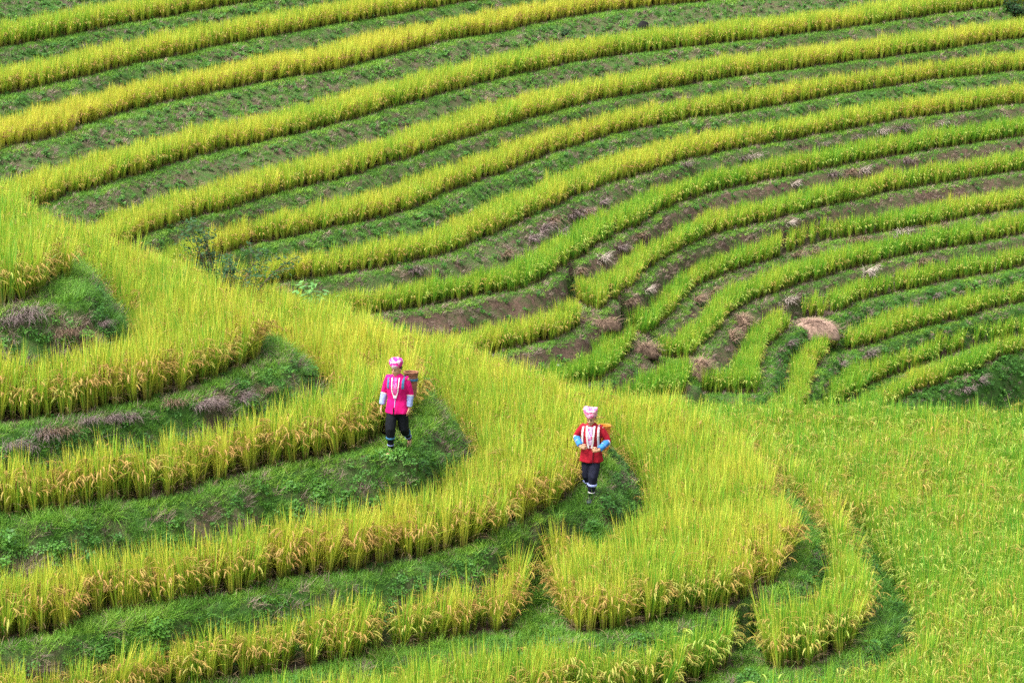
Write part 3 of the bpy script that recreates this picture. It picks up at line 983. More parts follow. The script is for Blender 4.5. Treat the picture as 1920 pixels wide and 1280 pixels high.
MP = dict(
    skin=mat_plain('skin', (0.42, 0.225, 0.14), .55, .12, 30, .35),
    pink=mat_plain('pink_cloth', (0.52, 0.005, 0.135), .85, .28, 9, .15, .15),
    red=mat_plain('red_cloth', (0.26, 0.007, 0.018), .85, .28, 9, .15, .15),
    black=mat_plain('black_cloth', (0.005, 0.006, 0.009), .9, .3, 40, .15, .15),
    navy=mat_plain('navy_cloth', (0.009, 0.010, 0.022), .9, .25, 40, .15, .15),
    lav=mat_plain('pale_blue_cloth', (0.24, 0.28, 0.52), .85, .12, 90, .15, .1),
    blue=mat_plain('blue_cloth', (0.035, 0.16, 0.44), .85, .2, 90, .15, .1),
    strap=mat_plain('teal_strap', (0.04, 0.13, 0.23), .85, .2, 80, .15),
    white=mat_plain('white_cloth', (0.50, 0.47, 0.48), .85, .06, 80, .15),
    silver=mat_plain('silver_beads', (0.62, 0.60, 0.60), .35, .25, 120, .5),
    hair=mat_plain('dark_hair', (0.012, 0.009, 0.008), .6, .3, 60, .3),
    lip=mat_plain('lip', (0.26, 0.09, 0.07), .5, .1, 60, .3),
    shoe=mat_plain('dark_shoe', (0.03, 0.035, 0.05), .7, .3, 60, .3),
    cane=mat_plain('brown_cane', (0.20, 0.085, 0.045), .6, .45, 55, .3, .3),
    orange=mat_plain('orange_cane', (0.52, 0.17, 0.02), .55, .3, 55, .3, .2),
    scarf1=mat_cloth_pattern('pink_white_headscarf', (0.60, 0.34, 0.46), [(0.58, 0.02, 0.24), (0.58, 0.03, 0.24)], 18, .56),
    scarf2=mat_cloth_pattern('pale_pink_headscarf', (0.58, 0.30, 0.40), [(0.54, 0.05, 0.21), (0.56, 0.14, 0.28)], 28, .48),
    panel1=mat_cloth_pattern('pink_embroidery', (0.50, 0.05, 0.24), [(0.55, 0.25, 0.38), (0.50, 0.01, 0.20)], 55, .45),
    panel2=mat_cloth_pattern('violet_embroidery', (0.62, 0.45, 0.62), [(0.10, 0.05, 0.30), (0.55, 0.05, 0.16)], 60, .5),
)

# ------------------------------------------------------------------ people
TORSO = [  # z, cy, rx, ry
    (0.69, 0.005, 0.200, 0.160), (0.76, 0.005, 0.194, 0.155), (0.84, 0.004, 0.180, 0.142), (0.92, 0.002, 0.166, 0.124), (1.00, 0.000, 0.162, 0.122),
    (1.08, -0.004, 0.168, 0.128), (1.15, -0.006, 0.178, 0.130), (1.22, 0.004, 0.182, 0.118), (1.275, 0.010, 0.165, 0.098), (1.315, 0.012, 0.110, 0.075), (1.345, 0.010, 0.066, 0.062)]

def torso_at(z):
    a = np.array(TORSO)
    return tuple(np.interp(z, a[:, 0], a[:, c]) for c in (1, 2, 3))

def front(x, z, off=0.0):
    cy_, rx, ry = torso_at(z)
    q = max(0.0, 1 - (x / (rx + off)) ** 2)
    y = cy_ - (ry + off) * math.sqrt(q)
    nrm = Vector((x / (rx * rx), (y - cy_) / (ry * ry), 0)).normalized()
    return Vector((x, y, z)), nrm

def hand(sb, wrist, fwd, palm, thumb, curl, size=1.0):
    """palm and five fingers; fwd along the hand, palm = the way the palm faces, thumb = towards the thumb side"""
    w_, f, p, t = Vector(wrist), Vector(fwd).normalized(), Vector(palm).normalized(), Vector(thumb).normalized()
    s = size
    sb.tube([w_ - f * .02, w_ + f * .03 * s, w_ + f * .075 * s], [(.020, .024), (.017, .036), (.015, .038)], 12, p)
    for k, (off, L) in enumerate(((.030, .066), (.0105, .074), (-.0095, .069), (-.029, .054))):
        b = w_ + f * .075 * s + t * off * s
        pts = [b - f * .012]; a = curl * .45; d_ = f
        for seg, q in enumerate((.42, .33, .25)):
            ang = a + curl * .55 * seg
            dd = f * math.cos(ang) + p * math.sin(ang)
            pts.append(pts[-1] + dd * L * q * s + (dd * .012 if seg == 0 else Vector()))
        sb.tube(pts, [.0090, .0088, .0080, .0068], 8, p)
    b = w_ + f * .022 * s + t * .028 * s
    d1 = (f * .75 + t * .75 + p * .25).normalized(); d2 = (f * .9 + t * .15 + p * .6 * max(.4, curl)).normalized()
    sb.tube([b, b + d1 * .035 * s, b + d1 * .035 * s + d2 * .028 * s, b + d1 * .035 * s + d2 * .048 * s], [.0125, .0108, .0095, .0080], 8, p)

def build_person(spec):
    S = spec
    sb = SB()
    # neck and trunk (under the clothes), limbs
    sb.tube([(0, .012, .74), (0, .0, 1.0), (0, .0, 1.2), (0, .012, 1.30)], [(.10, .135), (.092, .125), (.09, .145), (.055, .06)], 18, (0, 1, 0))
    sb.tube([(0, .012, 1.26), (0, .005, 1.35), (0, -.012, 1.40)], [.055, .047, .046], 14)
    for arm in S['arms']:
        sh, el, wr = [Vector(q) for q in arm['j']]
        sb.tube([Vector((sh.x * .75, sh.y, sh.z)), sh, sh.lerp(el, .5), el, el.lerp(wr, .35), wr], [.05, .046, .041, .034, .034, .023], 12)
        hand(sb, wr, arm['fwd'], arm['palm'], arm['thumb'], arm['curl'])
    for leg in S['legs']:
        hp, kn, an = [Vector(q) for q in leg['j']]
        sb.tube([hp, hp.lerp(kn, .45), kn, kn.lerp(an, .35), an], [.082, .070, .052, .050, .033], 14)
        toe = an + Vector(leg['toe'])
        heel = an + Vector((0, .03, -.035)) if 'heel' not in leg else an + Vector(leg['heel'])
        sb.tube([heel, an.lerp(toe, .45) + Vector((0, 0, -.012)), toe], [(.030, .028), (.030, .036), (.018, .040)], 12, (0, 0, 1))
    # head, turned and bowed about the top of the neck
    st = len(sb.v)
    sb.ball((0, .008, 1.455), (.073, .088, .092), 18)            # skull
    sb.ball((0, -.026, 1.402), (.062, .062, .078), 16)           # face
    sb.ball((0, -.052, 1.340), (.034, .028, .024), 12)           # chin
    for sx in (-1, 1):
        sb.ball((sx * .034, -.062, 1.405), (.022, .018, .022), 10)    # cheeks
        sb.ball((sx * .074, .012, 1.415), (.010, .018, .030), 10)     # ears
        sb.ball((sx * .028, -.078, 1.452), (.022, .010, .008), 10)    # brows
    sb.tube([(0, -.082, 1.445), (0, -.098, 1.412), (0, -.096, 1.402)], [.008, .013, .014], 10)
    for sx in (-1, 1): sb.ball((sx * .011, -.090, 1.402), (.009, .010, .008), 8)
    sb.ball((0, -.080, 1.374), (.022, .010, .008), 10)
    piv = Vector((0, .0, 1.37))
    HR = Matrix.Rotation(S['head'][1], 3, 'Z') @ Matrix.Rotation(S['head'][0], 3, 'X')
    hx = lambda p: piv + HR @ (Vector(p) - piv)
    sb.xform(st, hx)
    root = link('person', sb.fuse('person_body', 0.0055, 2), MP['skin'])
    def child(name, me, mat, par=root):
        return link(name, me, mat, par)
    # face details
    for sx in (-1, 1):
        q = SB(); q.ball((sx * .028, -.0845, 1.433), (.014, .005, .0045), 10); q.xform(0, hx)
        child('eye', q.raw('eye'), MP['hair'])
        q = SB(); q.tube([(sx * .012, -.0915, 1.455), (sx * .030, -.089, 1.461), (sx * .047, -.076, 1.455)], [.0035, .004, .003], 8); q.xform(0, hx)
        child('eyebrow', q.raw('eyebrow'), MP['hair'])
    q = SB(); q.ball((0, -.0885, 1.372), (.021, .006, .0055), 12); q.xform(0, hx)
    child('mouth', q.raw('mouth'), MP['lip'])
    q = SB()                                                          # hair: temples and nape
    q.ball((0, .030, 1.455), (.080, .085, .082), 18)
    q.tube([(0, .075, 1.42), (0, .060, 1.37)], [.045, .035], 12)
    q.xform(0, hx)
    hairme = q.fuse('hair', .009, 2)
    child('hair', hairme, MP['hair'])
    # headscarf: folded cloth standing up from the brow
    q = SB(); rr = []
    prof = S['scarf_profile']
    for z, rx, ry, pw, lean in prof:
        ring = []
        for k in range(40):
            th = 2 * math.pi * k / 40
            c, s_ = math.cos(th), math.sin(th)
            e = 2 / pw
            ring.append((rx * abs(c) ** e * (1 if c >= 0 else -1), .012 + lean + ry * abs(s_) ** e * (1 if s_ >= 0 else -1), z + S['scarf_peak'] * (abs(c) ** 2 - .4) * max(0, (z - 1.50) / .12)))
        rr.append(ring)
    q.rings(rr); q.xform(0, hx)
    me = q.fuse('headscarf', .007, 2); wrinkle(me, .007, 28, 5, 1.6)
    scarf = child('headscarf', me, S['scarf'])
    q = SB(); rr = []
    for z, g in ((1.480, .0), (1.484, .006), (1.496, .008), (1.510, .007), (1.516, .0)):
        rr.append([((.083 + g) * math.cos(2 * math.pi * k / 32), .012 + (.098 + g) * math.sin(2 * math.pi * k / 32), z) for k in range(32)])
    q.rings(rr); q.xform(0, hx)
    me = q.raw('scarf_band'); me.polygons.foreach_set('use_smooth', [True] * len(me.polygons))
    child('scarf_band', me, S['band_mat'], scarf)
    # trousers
    q = SB()
    q.tube([(0, .0, .68), (0, .0, .76), (0, .0, .86)], [(.11, .140), (.115, .146), (.10, .135)], 20, (0, 1, 0))
    for leg in S['legs']:
        hp, kn, an = [Vector(p) for p in leg['j']]
        e = kn.lerp(an, S['trouser_end'])
        tr = S['trouser_r']
        q.tube([hp + Vector((0, 0, .03)), hp.lerp(kn, .5), kn, e], [tr[0], tr[1], tr[2], tr[3]], 18)
    me = q.fuse('trousers', .009, 3); wrinkle(me, .013, 10, 8, .35); wrinkle(me, .004, 30, 18, .5)
    trousers = child('trousers', me, S['trouser_mat'])
    for leg in S['legs']:
        hp, kn, an = [Vector(p) for p in leg['j']]
        e = kn.lerp(an, S['trouser_end'] - .04)
        q = SB(); q.tube([e, kn.lerp(an, .7), an + (kn - an).normalized() * .02], [.060, .052, .043], 16)
        me = q.raw('leg_wrap'); me.polygons.foreach_set('use_smooth', [True] * len(me.polygons))
        wrap = child('leg_wrap', me, S['trouser_mat'])
        for f, r_, wd, mt in S['bands']:
            c = kn.lerp(an, f); ax = (an - kn).normalized()
            q = SB(); q.tube([c - ax * wd * .5, c - ax * wd * .2, c + ax * wd * .2, c + ax * wd * .5], [r_, r_ + .003, r_ + .003, r_], 20, round_ends=False)
            me = q.raw('ribbon'); me.polygons.foreach_set('use_smooth', [len(p.vertices) == 4 for p in me.polygons])
            child('ribbon', me, MP[mt], wrap)
        toe = an + Vector(leg['toe']); heel = an + (Vector((0, .035, -.040)) if 'heel' not in leg else Vector(leg['heel']))
        q = SB(); q.tube([heel, an.lerp(toe, .45) + Vector((0, 0, -.014)), toe], [(.034, .033), (.033, .041), (.022, .045)], 14, (0, 0, 1))
        if S['shoes']:
            q.tube([an + Vector((0, .0, .005)), an.lerp(heel, .6)], [.040, .036], 12)
            child('shoe', q.fuse('shoe', .007, 2), MP['shoe'])
    # jacket
    q = SB(); rr = []
    m = 48
    for z, cy_, rx, ry in TORSO:
        ring = []
        for k in range(m):
            th = 2 * math.pi * k / m
            fl = 1 + .035 * math.sin(7 * th + 1) * max(0, (.95 - z) / .25)
            ring.append((rx * math.cos(th) * fl, cy_ + ry * math.sin(th) * fl, z))
        rr.append(ring)
    q.rings(rr)
    for arm in S['arms']:
        sh, el, wr = [Vector(p) for p in arm['j']]
        end = el.lerp(wr, arm['sleeve'])
        q.tube([Vector((sh.x * .45, sh.y, sh.z - .02)), Vector((sh.x * .9, sh.y, sh.z + .0)), sh.lerp(el, .45), el, end], [.070, .066, .060, .056, .054], 16)
    me = q.fuse('jacket', .008, 4); wrinkle(me, .015, 8, 3, .4); wrinkle(me, .005, 24, 13, .5)
    jacket = child('jacket', me, S['jacket'])
    for arm in S['arms']:
        sh, el, wr = [Vector(p) for p in arm['j']]
        a, b = arm['sleeve'] - .06, arm['cuff_end']
        L = (wr - el).length
        q = SB(); q.tube([el.lerp(wr, a), el.lerp(wr, (a + b) / 2), el.lerp(wr, b)], [.060, .056, .050], 18, round_ends=False)
        me = q.fuse('cuff', .007, 2); wrinkle(me, .006, 30, 4)
        cuff = child('cuff', me, S['cuff'], jacket)
        for f, mt in S['cuff_stripes']:
            c0 = el.lerp(wr, a + (b - a) * f); ax = (wr - el).normalized()
            rr_ = .0615 - .010 * f
            q = SB(); q.tube([c0 - ax * .010, c0 + ax * .010], [rr_, rr_], 18, round_ends=False)
            child('stripe', q.raw('stripe'), MP[mt], cuff)
    # front panel of the undershirt
    path = []
    for z in np.linspace(S['panel'][0], S['panel'][1], 9):
        p, nn = front(0, z, .006); path.append((p, nn, (1, 0, 0)))
    child('shirt_panel', strip_on(path, S['panel'][2], .008, 'shirt_panel'), S['panel_mat'], jacket)
    # hem slit
    path = [(front(S['slit_x'], z, .006)[0], front(S['slit_x'], z)[1], (1, 0, 0)) for z in np.linspace(.692, S['slit_top'], 5)]
    child('front_opening', strip_on(path, S['slit_w'], .009, 'front_opening'), S['slit_mat'], jacket)
    # collar bands, straps, necklace
    for name, pts, wd, th, mt in S['ribbons']:
        path = []
        for i, (x, z, back) in enumerate(pts):
            if back is None:
                p, nn = front(x, z, .009)
            else:
                p = Vector((x, back, z)); nn = Vector((0, -.25, 1)) if back < .07 else Vector((0, 1, .3))
            x2, z2, _ = pts[min(i + 1, len(pts) - 1)]; x1, z1, _ = pts[max(i - 1, 0)]
            tg = Vector((x2 - x1, 0, z2 - z1)); tg = tg.normalized() if tg.length > 1e-5 else Vector((0, 0, 1))
            ac = nn.cross(tg)
            if ac.length < .2: ac = Vector((1, 0, 0))
            path.append((p, nn, ac))
        # densify between given points so that the ribbon hugs the chest
        child(name, strip_on(path, wd, th, name), MP[mt], jacket)
    return root

def dense(pts, n=5):
    out = []
    for a, b in zip(pts, pts[1:]):
        for k in range(n):
            t = k / n
            out.append((a[0] + (b[0] - a[0]) * t, a[1] + (b[1] - a[1]) * t, None if (a[2] is None or b[2] is None) else a[2] + (b[2] - a[2]) * t))
    out.append(pts[-1])
    return out

def strap_pts(x, zlow):
    return dense([(x, zlow, None), (x * 1.0, 1.22, None)], 8) + [(x, 1.275, -.055), (x, 1.305, -.01), (x, 1.305, .05), (x, 1.25, .115)]

W1 = dict(
    arms=[dict(j=[(-.165, .01, 1.265), (-.222, .03, 1.02), (-.255, -.05, .80)], fwd=(-.15, -.35, -.95), palm=(.9, .2, -.1), thumb=(.1, -.95, -.2), curl=.55, sleeve=.16, cuff_end=.93),
          dict(j=[(.165, .01, 1.265), (.208, .05, 1.01), (.208, -.01, .78)], fwd=(.02, -.2, -.97), palm=(-.95, .15, 0), thumb=(-.1, -.97, -.2), curl=.7, sleeve=.16, cuff_end=.93)],
    legs=[dict(j=[(-.080, .0, .76), (-.085, -.15, .43), (-.090, -.10, .075)], toe=(-.01, -.155, -.050)),
          dict(j=[(.080, .0, .76), (.095, .02, .42), (.115, .30, .150)], toe=(.01, -.085, -.120), heel=(0, .035, -.005))],
    head=(math.radians(11), math.radians(-22)),
    scarf=MP['scarf1'], band_mat=MP['white'], scarf_peak=.012,
    scarf_profile=[(1.478, .082, .094, 2.0, 0), (1.487, .094, .104, 2.1, 0), (1.52, .106, .110, 2.4, .0), (1.55, .110, .106, 2.8, .004), (1.585, .108, .098, 2.8, .006), (1.602, .090, .084, 2.4, .008), (1.610, .045, .05, 2.2, .008)],
    trouser_mat=MP['black'], trouser_r=[.090, .094, .090, .074], trouser_end=.40, shoes=False,
    bands=[(.42, .0745, .032, 'strap'), (.78, .0545, .012, 'lav')],
    jacket=MP['pink'], cuff=MP['lav'], cuff_stripes=[(.04, 'white')],
    panel=(1.04, 1.30, .070), panel_mat=MP['panel1'], slit_x=-.02, slit_top=.80, slit_w=.024, slit_mat=MP['black'],
    ribbons=[('shoulder_strap', strap_pts(-.125, 1.12), .040, .008, 'strap'), ('shoulder_strap', strap_pts(.125, 1.12), .040, .008, 'strap'),
             ('necklace', dense([(-.055, 1.300, None), (-.052, 1.20, None), (-.048, 1.08, None), (-.030, 1.015, None), (0, .995, None), (.030, 1.015, None), (.050, 1.08, None), (.060, 1.20, None), (.062, 1.300, None)], 4), .014, .012, 'silver'),
             ('pendant', dense([(-.026, .985, None), (.026, .985, None)], 4), .030, .014, 'silver'),
             ('front_trim', dense([(0, .97, None), (-.004, .81, None)], 6), .010, .008, 'lav')])
W2 = dict(
    arms=[dict(j=[(-.165, .01, 1.265), (-.262, .03, 1.09), (-.150, -.165, .975)], fwd=(.80, -.35, -.05), palm=(.35, .75, -.2), thumb=(0, -.2, .97), curl=1.5, sleeve=.12, cuff_end=.90),
          dict(j=[(.165, .01, 1.265), (.285, .02, 1.04), (.155, -.175, .935)], fwd=(-.80, -.35, -.02), palm=(-.35, .75, -.2), thumb=(0, -.2, .97), curl=1.5, sleeve=.12, cuff_end=.90)],
    legs=[dict(j=[(-.078, .0, .76), (-.070, -.02, .43), (-.045, .20, .125)], toe=(.0, -.100, -.095), heel=(0, .035, -.02)),
          dict(j=[(.078, .0, .76), (.055, -.13, .44), (.020, -.12, .080)], toe=(-.01, -.150, -.052))],
    head=(math.radians(15), math.radians(-10)),
    scarf=MP['scarf2'], band_mat=MP['scarf2'], scarf_peak=.030,
    scarf_profile=[(1.476, .088, .096, 2.0, 0), (1.487, .096, .104, 2.1, 0), (1.53, .105, .102, 2.6, .0), (1.57, .112, .094, 3.2, .004), (1.605, .122, .088, 3.4, .006), (1.618, .114, .076, 3.2, .006), (1.622, .06, .04, 2.6, .006)],
    trouser_mat=MP['navy'], trouser_r=[.088, .092, .084, .066], trouser_end=.58, shoes=True,
    bands=[(.37, .0800, .040, 'lav'), (.74, .0585, .014, 'white')],
    jacket=MP['red'], cuff=MP['blue'], cuff_stripes=[(.03, 'white'), (.5, 'lav')],
    panel=(1.00, 1.30, .070), panel_mat=MP['panel2'], slit_x=.055, slit_top=.90, slit_w=.008, slit_mat=MP['black'],
    ribbons=[('shoulder_strap', strap_pts(-.130, .985), .034, .012, 'white'), ('shoulder_strap', strap_pts(.132, .955), .034, .012, 'white'),
             ('collar_band', dense([(-.058, 1.315, None), (-.056, 1.20, None), (-.040, 1.05, None), (-.022, .945, None)], 6), .032, .012, 'white'),
             ('collar_band', dense([(.062, 1.315, None), (.060, 1.20, None), (.048, 1.05, None), (.026, .945, None)], 6), .032, .012, 'white')])

def stand(root, u, v, level, yaw, sc=1.0):
    x, y, z = ground_hit(NF, u, v)
    root.location = W((x, y, z - 0.012)); root.rotation_euler = (0, 0, yaw); root.scale = (sc, sc, sc)
    return root

woman1 = stand(build_person(W1), 746, 846, ZN['F3'], math.radians(-14), .955)
tag(woman1, 'woman in bright pink jacket and black trousers walking along the upper terrace edge', 'person', 'women walking on the terraces')
woman2 = stand(build_person(W2), 1108, 935, ZN['F4'], math.radians(-12), 0.97)
tag(woman2, 'woman in red jacket and navy trousers holding the white straps of her pack basket', 'person', 'women walking on the terraces')

def pack_basket(person, loc, h, r0, r1, mat, band, label, tilt):
    """woven cane basket: stakes, weft, rim"""
    root = bpy.data.objects.new('pack_basket', None); COL.objects.link(root)
    sb = SB(); m = 44; rows = 22
    out = []
    for k in range(rows + 1):
        t = k / rows; r = r0 + (r1 - r0) * t ** .8
        z = h * t
        ring = []
        for i in range(m):
            wv = .0035 * (1 if (i // 2 + k) % 2 else -1)
            ring.append(((r + wv) * math.cos(2 * math.pi * i / m), (r * .86 + wv) * math.sin(2 * math.pi * i / m), z))
        out.append(ring)
    inner = []
    for k in (rows, 14, 6, 1):
        t = k / rows; r = (r0 + (r1 - r0) * t ** .8) - .012
        inner.append([(r * math.cos(2 * math.pi * i / m), r * .86 * math.sin(2 * math.pi * i / m), h * t + .002) for i in range(m)])
    sb.rings(out + inner)
    b = link('basket_body', sb.raw('basket_body'), mat, root)
    def hoop(name, z, th, mt, par):
        q = SB(); t = z / h; r = r0 + (r1 - r0) * t ** .8
        rr = []
        for i in range(m):
            a = 2 * math.pi * i / m
            cx, cy_ = math.cos(a), math.sin(a)
            rr.append([((r + .006 + th[0] * math.cos(f)) * cx, (r * .86 + .006 + th[0] * math.cos(f)) * cy_, z + th[1] * math.sin(f)) for f in (0, 1.05, 2.1, 3.14, 4.19, 5.24)])
        n0 = len(q.v)
        for r_ in rr: q.v += r_
        for i in range(m):
            for k in range(6):
                a, b_ = i * 6 + k, i * 6 + (k + 1) % 6
                c, d_ = ((i + 1) % m) * 6 + (k + 1) % 6, ((i + 1) % m) * 6 + k
                q.f.append((a, d_, c, b_))
        me = q.raw(name); me.polygons.foreach_set('use_smooth', [True] * len(me.polygons))
        return link(name, me, mt, par)
    hoop('rim', h - .004, (.009, .012), mat, root)
    hoop('rim_binding', h * .93, (.006, .007), mat, root)
    for z, wd, mt in band:
        hoop('band', z, (.004, wd), mt, root)
    mw = Matrix.Translation(person.location) @ Matrix.Rotation(person.rotation_euler.z, 4, 'Z')
    root.location = mw @ Vector(loc)
    root.rotation_euler = (tilt, 0, person.rotation_euler.z)
    tag(root, label, 'basket', 'cane baskets carried on the back')
    return root

pack_basket(woman1, (.150, .250, .85), .40, .080, .112, MP['cane'], [(.29, .012, MP['strap']), (.27, .008, MP['strap'])],
            'brown woven cane basket on the back of the woman in pink', math.radians(-4))
pack_basket(woman2, (.165, .240, .80), .40, .075, .100, MP['orange'], [],
            'orange woven cane basket on the back of the woman in red', math.radians(-4))

# ------------------------------------------------------------------ dry tussocks hanging on the banks
M_STRAW = [mat_plain('withered_grass_%s' % nm, c, .9, .45, 14, .1) for nm, c in (('grey', (0.185, 0.140, 0.135)), ('brown', (0.200, 0.135, 0.095)), ('pale', (0.36, 0.30, 0.26)))]

def tussock_mesh(seed, n, w_, L0, L1, bw, back=.05):
    """withered grass hanging downhill (towards -y)"""
    rnd = random.Random(seed); pb = PB()
    for i in range(n):
        x = rnd.gauss(0, w_ * .36); y = rnd.uniform(-back, back)
        az = -math.pi / 2 + rnd.gauss(0, .45) + x * 1.2
        pb.blade((x, y, rnd.uniform(0, .10)), az, rnd.uniform(.5, 1.3), rnd.uniform(1.0, 2.2), rnd.uniform(L0, L1), bw * rnd.uniform(.7, 1.3), rnd, n=5, wig=.012, twist=1.2)
    for i in range(n // 3):
        x = rnd.gauss(0, w_ * .34); az = rnd.uniform(0, 6.283)
        pb.blade((x, rnd.uniform(-back, back), .02), az, rnd.uniform(.2, .9), rnd.uniform(.6, 1.9), rnd.uniform(L0, L1) * .8, bw, rnd, n=5, wig=.012)
    me = pb.mesh('dry_tussock', [M_STRAW[0]])
    return me

TUS_N = [tussock_mesh(500 + i, 130, .30, .22, .42, .008) for i in range(3)]
TUS_F = [tussock_mesh(520 + i, 80, .42, .25, .50, .016) for i in range(3)]
TUS_NB = []; TUS_FB = []
for src, dst, mi in ((TUS_N, TUS_NB, 0), (TUS_F, TUS_FB, 1)):
    for k, me in enumerate(src):
        c = me.copy(); c.materials.clear(); c.materials.append(M_STRAW[1 if k != 1 else 2]); dst.append(c)

ORD = ['first', 'second', 'third', 'fourth', 'fifth', 'sixth', 'seventh', 'eighth', 'ninth', 'tenth', 'eleventh', 'twelfth', 'thirteenth', 'fourteenth']
def tussock_row(field, pts, row, group, meshes, size):
    for k, (u, v, s) in enumerate(sorted(pts)):
        x, y, z = ground_hit(field, u, v)
        j, i = field.at(x, y)
        gx, gy = field.zx[j, i], field.zy[j, i]
        yaw = math.atan2(-gy, -gx) + math.pi / 2           # -y of the mesh points downhill
        o = bpy.data.objects.new('dry_tussock', meshes[k % len(meshes)]); COL.objects.link(o)
        o.location = W((x, y + .03, z + .02)); o.rotation_euler = (random.uniform(-.15, .15), 0, yaw + random.uniform(-.3, .3))
        q = s * size
        o.scale = (q * random.uniform(.85, 1.2), q, q * random.uniform(.85, 1.15))
        lab = 'withered grass tussock, %s from the left %s' % (ORD[k], row) if len(pts) > 1 else 'withered grass tussock %s' % row
        tag(o, lab, 'tussock', group)

tussock_row(NF, [(13, 612, 1.0), (50, 600, 1.25), (124, 636, .9), (192, 616, .6)], 'on the bank under the topmost near rice patch', 'dry tussocks under the topmost near patch', [TUS_N[0], TUS_N[2], TUS_NB[0]], 1.0)
tussock_row(NF, [(25, 846, 1.1), (54, 848, .8), (88, 828, 1.2), (110, 820, 1.2), (168, 798, 1.0), (208, 792, .9), (240, 792, .9), (326, 770, 1.0), (378, 768, 1.25), (410, 768, .8), (451, 758, 1.2), (499, 738, .7)],
            'in the row on the long near bank', 'row of dry tussocks on the near bank', [TUS_N[0], TUS_N[1], TUS_N[2], TUS_NB[0]], .78)
tussock_row(FF, [(780, 513, .8), (948, 484, .9), (1000, 452, 1.0), (1018, 436, 1.2), (1035, 424, 1.2), (1052, 446, 1.1), (1080, 412, 1.3), (1098, 404, 1.0), (1130, 384, .8)],
            'on the bank above the swinging green strip', 'tussocks on the bank above the swinging strip', [TUS_F[0], TUS_FB[0], TUS_F[2]], 1.0)
tussock_row(FF, [(1287, 314, .9), (1393, 303, .9), (1413, 300, .9), (1543, 276, .9), (1607, 262, .8), (1653, 254, 1.1), (1666, 252, 1.0), (1692, 245, 1.1), (1768, 237, .9)],
            'under the lowest of the yellow far strips', 'tussocks under the lowest yellow strip', [TUS_F[1], TUS_F[0], TUS_FB[1]], .85)
tussock_row(FF, [(1088, 515, .9), (1130, 492, 1.0), (1165, 470, 1.0), (1200, 446, .9), (1490, 351, .9), (1563, 332, .9), (1595, 328, 1.1), (1618, 326, 1.0), (1700, 308, .8)],
            'between the two bent strips above the earthen gap', 'tussocks between the bent strips', [TUS_FB[0], TUS_FB[1], TUS_F[2]], .85)
tussock_row(FF, [(1180, 575, .9), (1215, 550, .9), (1307, 570, 1.3), (1337, 552, 1.0), (1480, 423, .9), (1598, 457, .9), (1617, 454, 1.0), (1693, 442, 1.1), (1768, 429, 1.0)],
            'on the bank below the earthen gap strip', 'tussocks below the upper bent strip', [TUS_FB[0], TUS_FB[1], TUS_FB[2]], .85)
tussock_row(FF, [(1370, 636, 1.3), (1390, 612, 1.5), (1477, 570, 1.0), (1493, 483, .9), (1527, 477, .9), (1627, 517, 1.1), (1727, 497, 1.0)],
            'on the brown bank near the straw heap', 'tussocks beside the straw heap', [TUS_FB[0], TUS_FB[2], TUS_FB[1]], .9)
tussock_row(FF, [(1480, 650, .9), (1577, 690, .9), (1630, 668, 1.1), (1753, 560, .8), (1810, 735, 1.0), (1837, 722, 1.1)],
            'on the green banks below the straw heap', 'tussocks on the green banks', [TUS_F[0], TUS_F[2], TUS_F[1]], .85)

# ------------------------------------------------------------------ straw heaps and earth mounds
def heap(field, u, v, w_, d_, h, mat, label, cat, name, seed, strands=420, soil=None, group=None, slen=(.18, .42)):
    x, y, z = ground_hit(field, u, v)
    root = bpy.data.objects.new(name, None); COL.objects.link(root)
    rnd = random.Random(seed)
    m, rows = 28, 9
    sb = SB(); rr = []
    for k in range(rows):
        t = k / (rows - 1)
        ring = []
        for i in range(m):
            a = 2 * math.pi * i / m
            rr_ = math.cos(t * math.pi / 2 * .96) ** .7 * (1 + .14 * math.sin(3 * a + seed) + .06 * math.sin(7 * a))
            ring.append((w_ / 2 * rr_ * math.cos(a) + .06 * t, d_ / 2 * rr_ * math.sin(a), -.15 + (h + .15) * math.sin(t * math.pi / 2) + .03 * math.sin(5 * a + t * 4)))
        rr.append(ring)
    sb.rings(rr)
    me = sb.raw('mound'); me.polygons.foreach_set('use_smooth', [True] * len(me.polygons))
    link('mound', me, soil or mat, root)
    if strands:
        pb = PB()
        for i in range(strands):
            a = rnd.uniform(0, 6.283); t = rnd.random() ** .6
            rr_ = math.cos(t * math.pi / 2)
            p = (w_ / 2 * rr_ * math.cos(a), d_ / 2 * rr_ * math.sin(a), h * math.sin(t * math.pi / 2) + .01)
            pb.blade(p, a + rnd.gauss(0, .5), rnd.uniform(.9, 1.5), rnd.uniform(.2, 1.0), rnd.uniform(*slen), .012, rnd, n=4, wig=.015)
        link('straw', pb.mesh('straw', [mat]), mat, root)
    root.location = W((x, y, z))
    root.rotation_euler = (0, 0, rnd.uniform(-.2, .2))
    tag(root, label, cat, group)
    return root

M_HAY = mat_plain('straw', (0.26, 0.175, 0.135), .9, .35, 18, .1)
M_SOIL = mat_plain('dark_soil', (0.085, 0.058, 0.042), .95, .5, 9, .05, .8)
heap(FF, 1524, 624, 1.55, 1.1, .36, M_HAY, 'pinkish brown straw heap between two far rice strips', 'straw heap', 'straw_heap', 3, 900, slen=(.10, .26))
heap(FF, 1312, 706, .6, .6, .42, M_STRAW[1], 'tall bundle of brown straw at the end of the bent strip in the gully', 'straw heap', 'straw_heap', 5, 320)
heap(FF, 1392, 616, .45, .5, .35, M_STRAW[1], 'brown straw lump hanging beside the wide end of the split strip', 'straw heap', 'straw_heap', 6, 200)
heap(FF, 1128, 610, 1.0, .7, .12, M_STRAW[1], 'dark earth mound in the gap between two rice strip ends, upper of two', 'mound', 'earth_mound', 8, 160, M_SOIL, 'earth mounds in the gully')
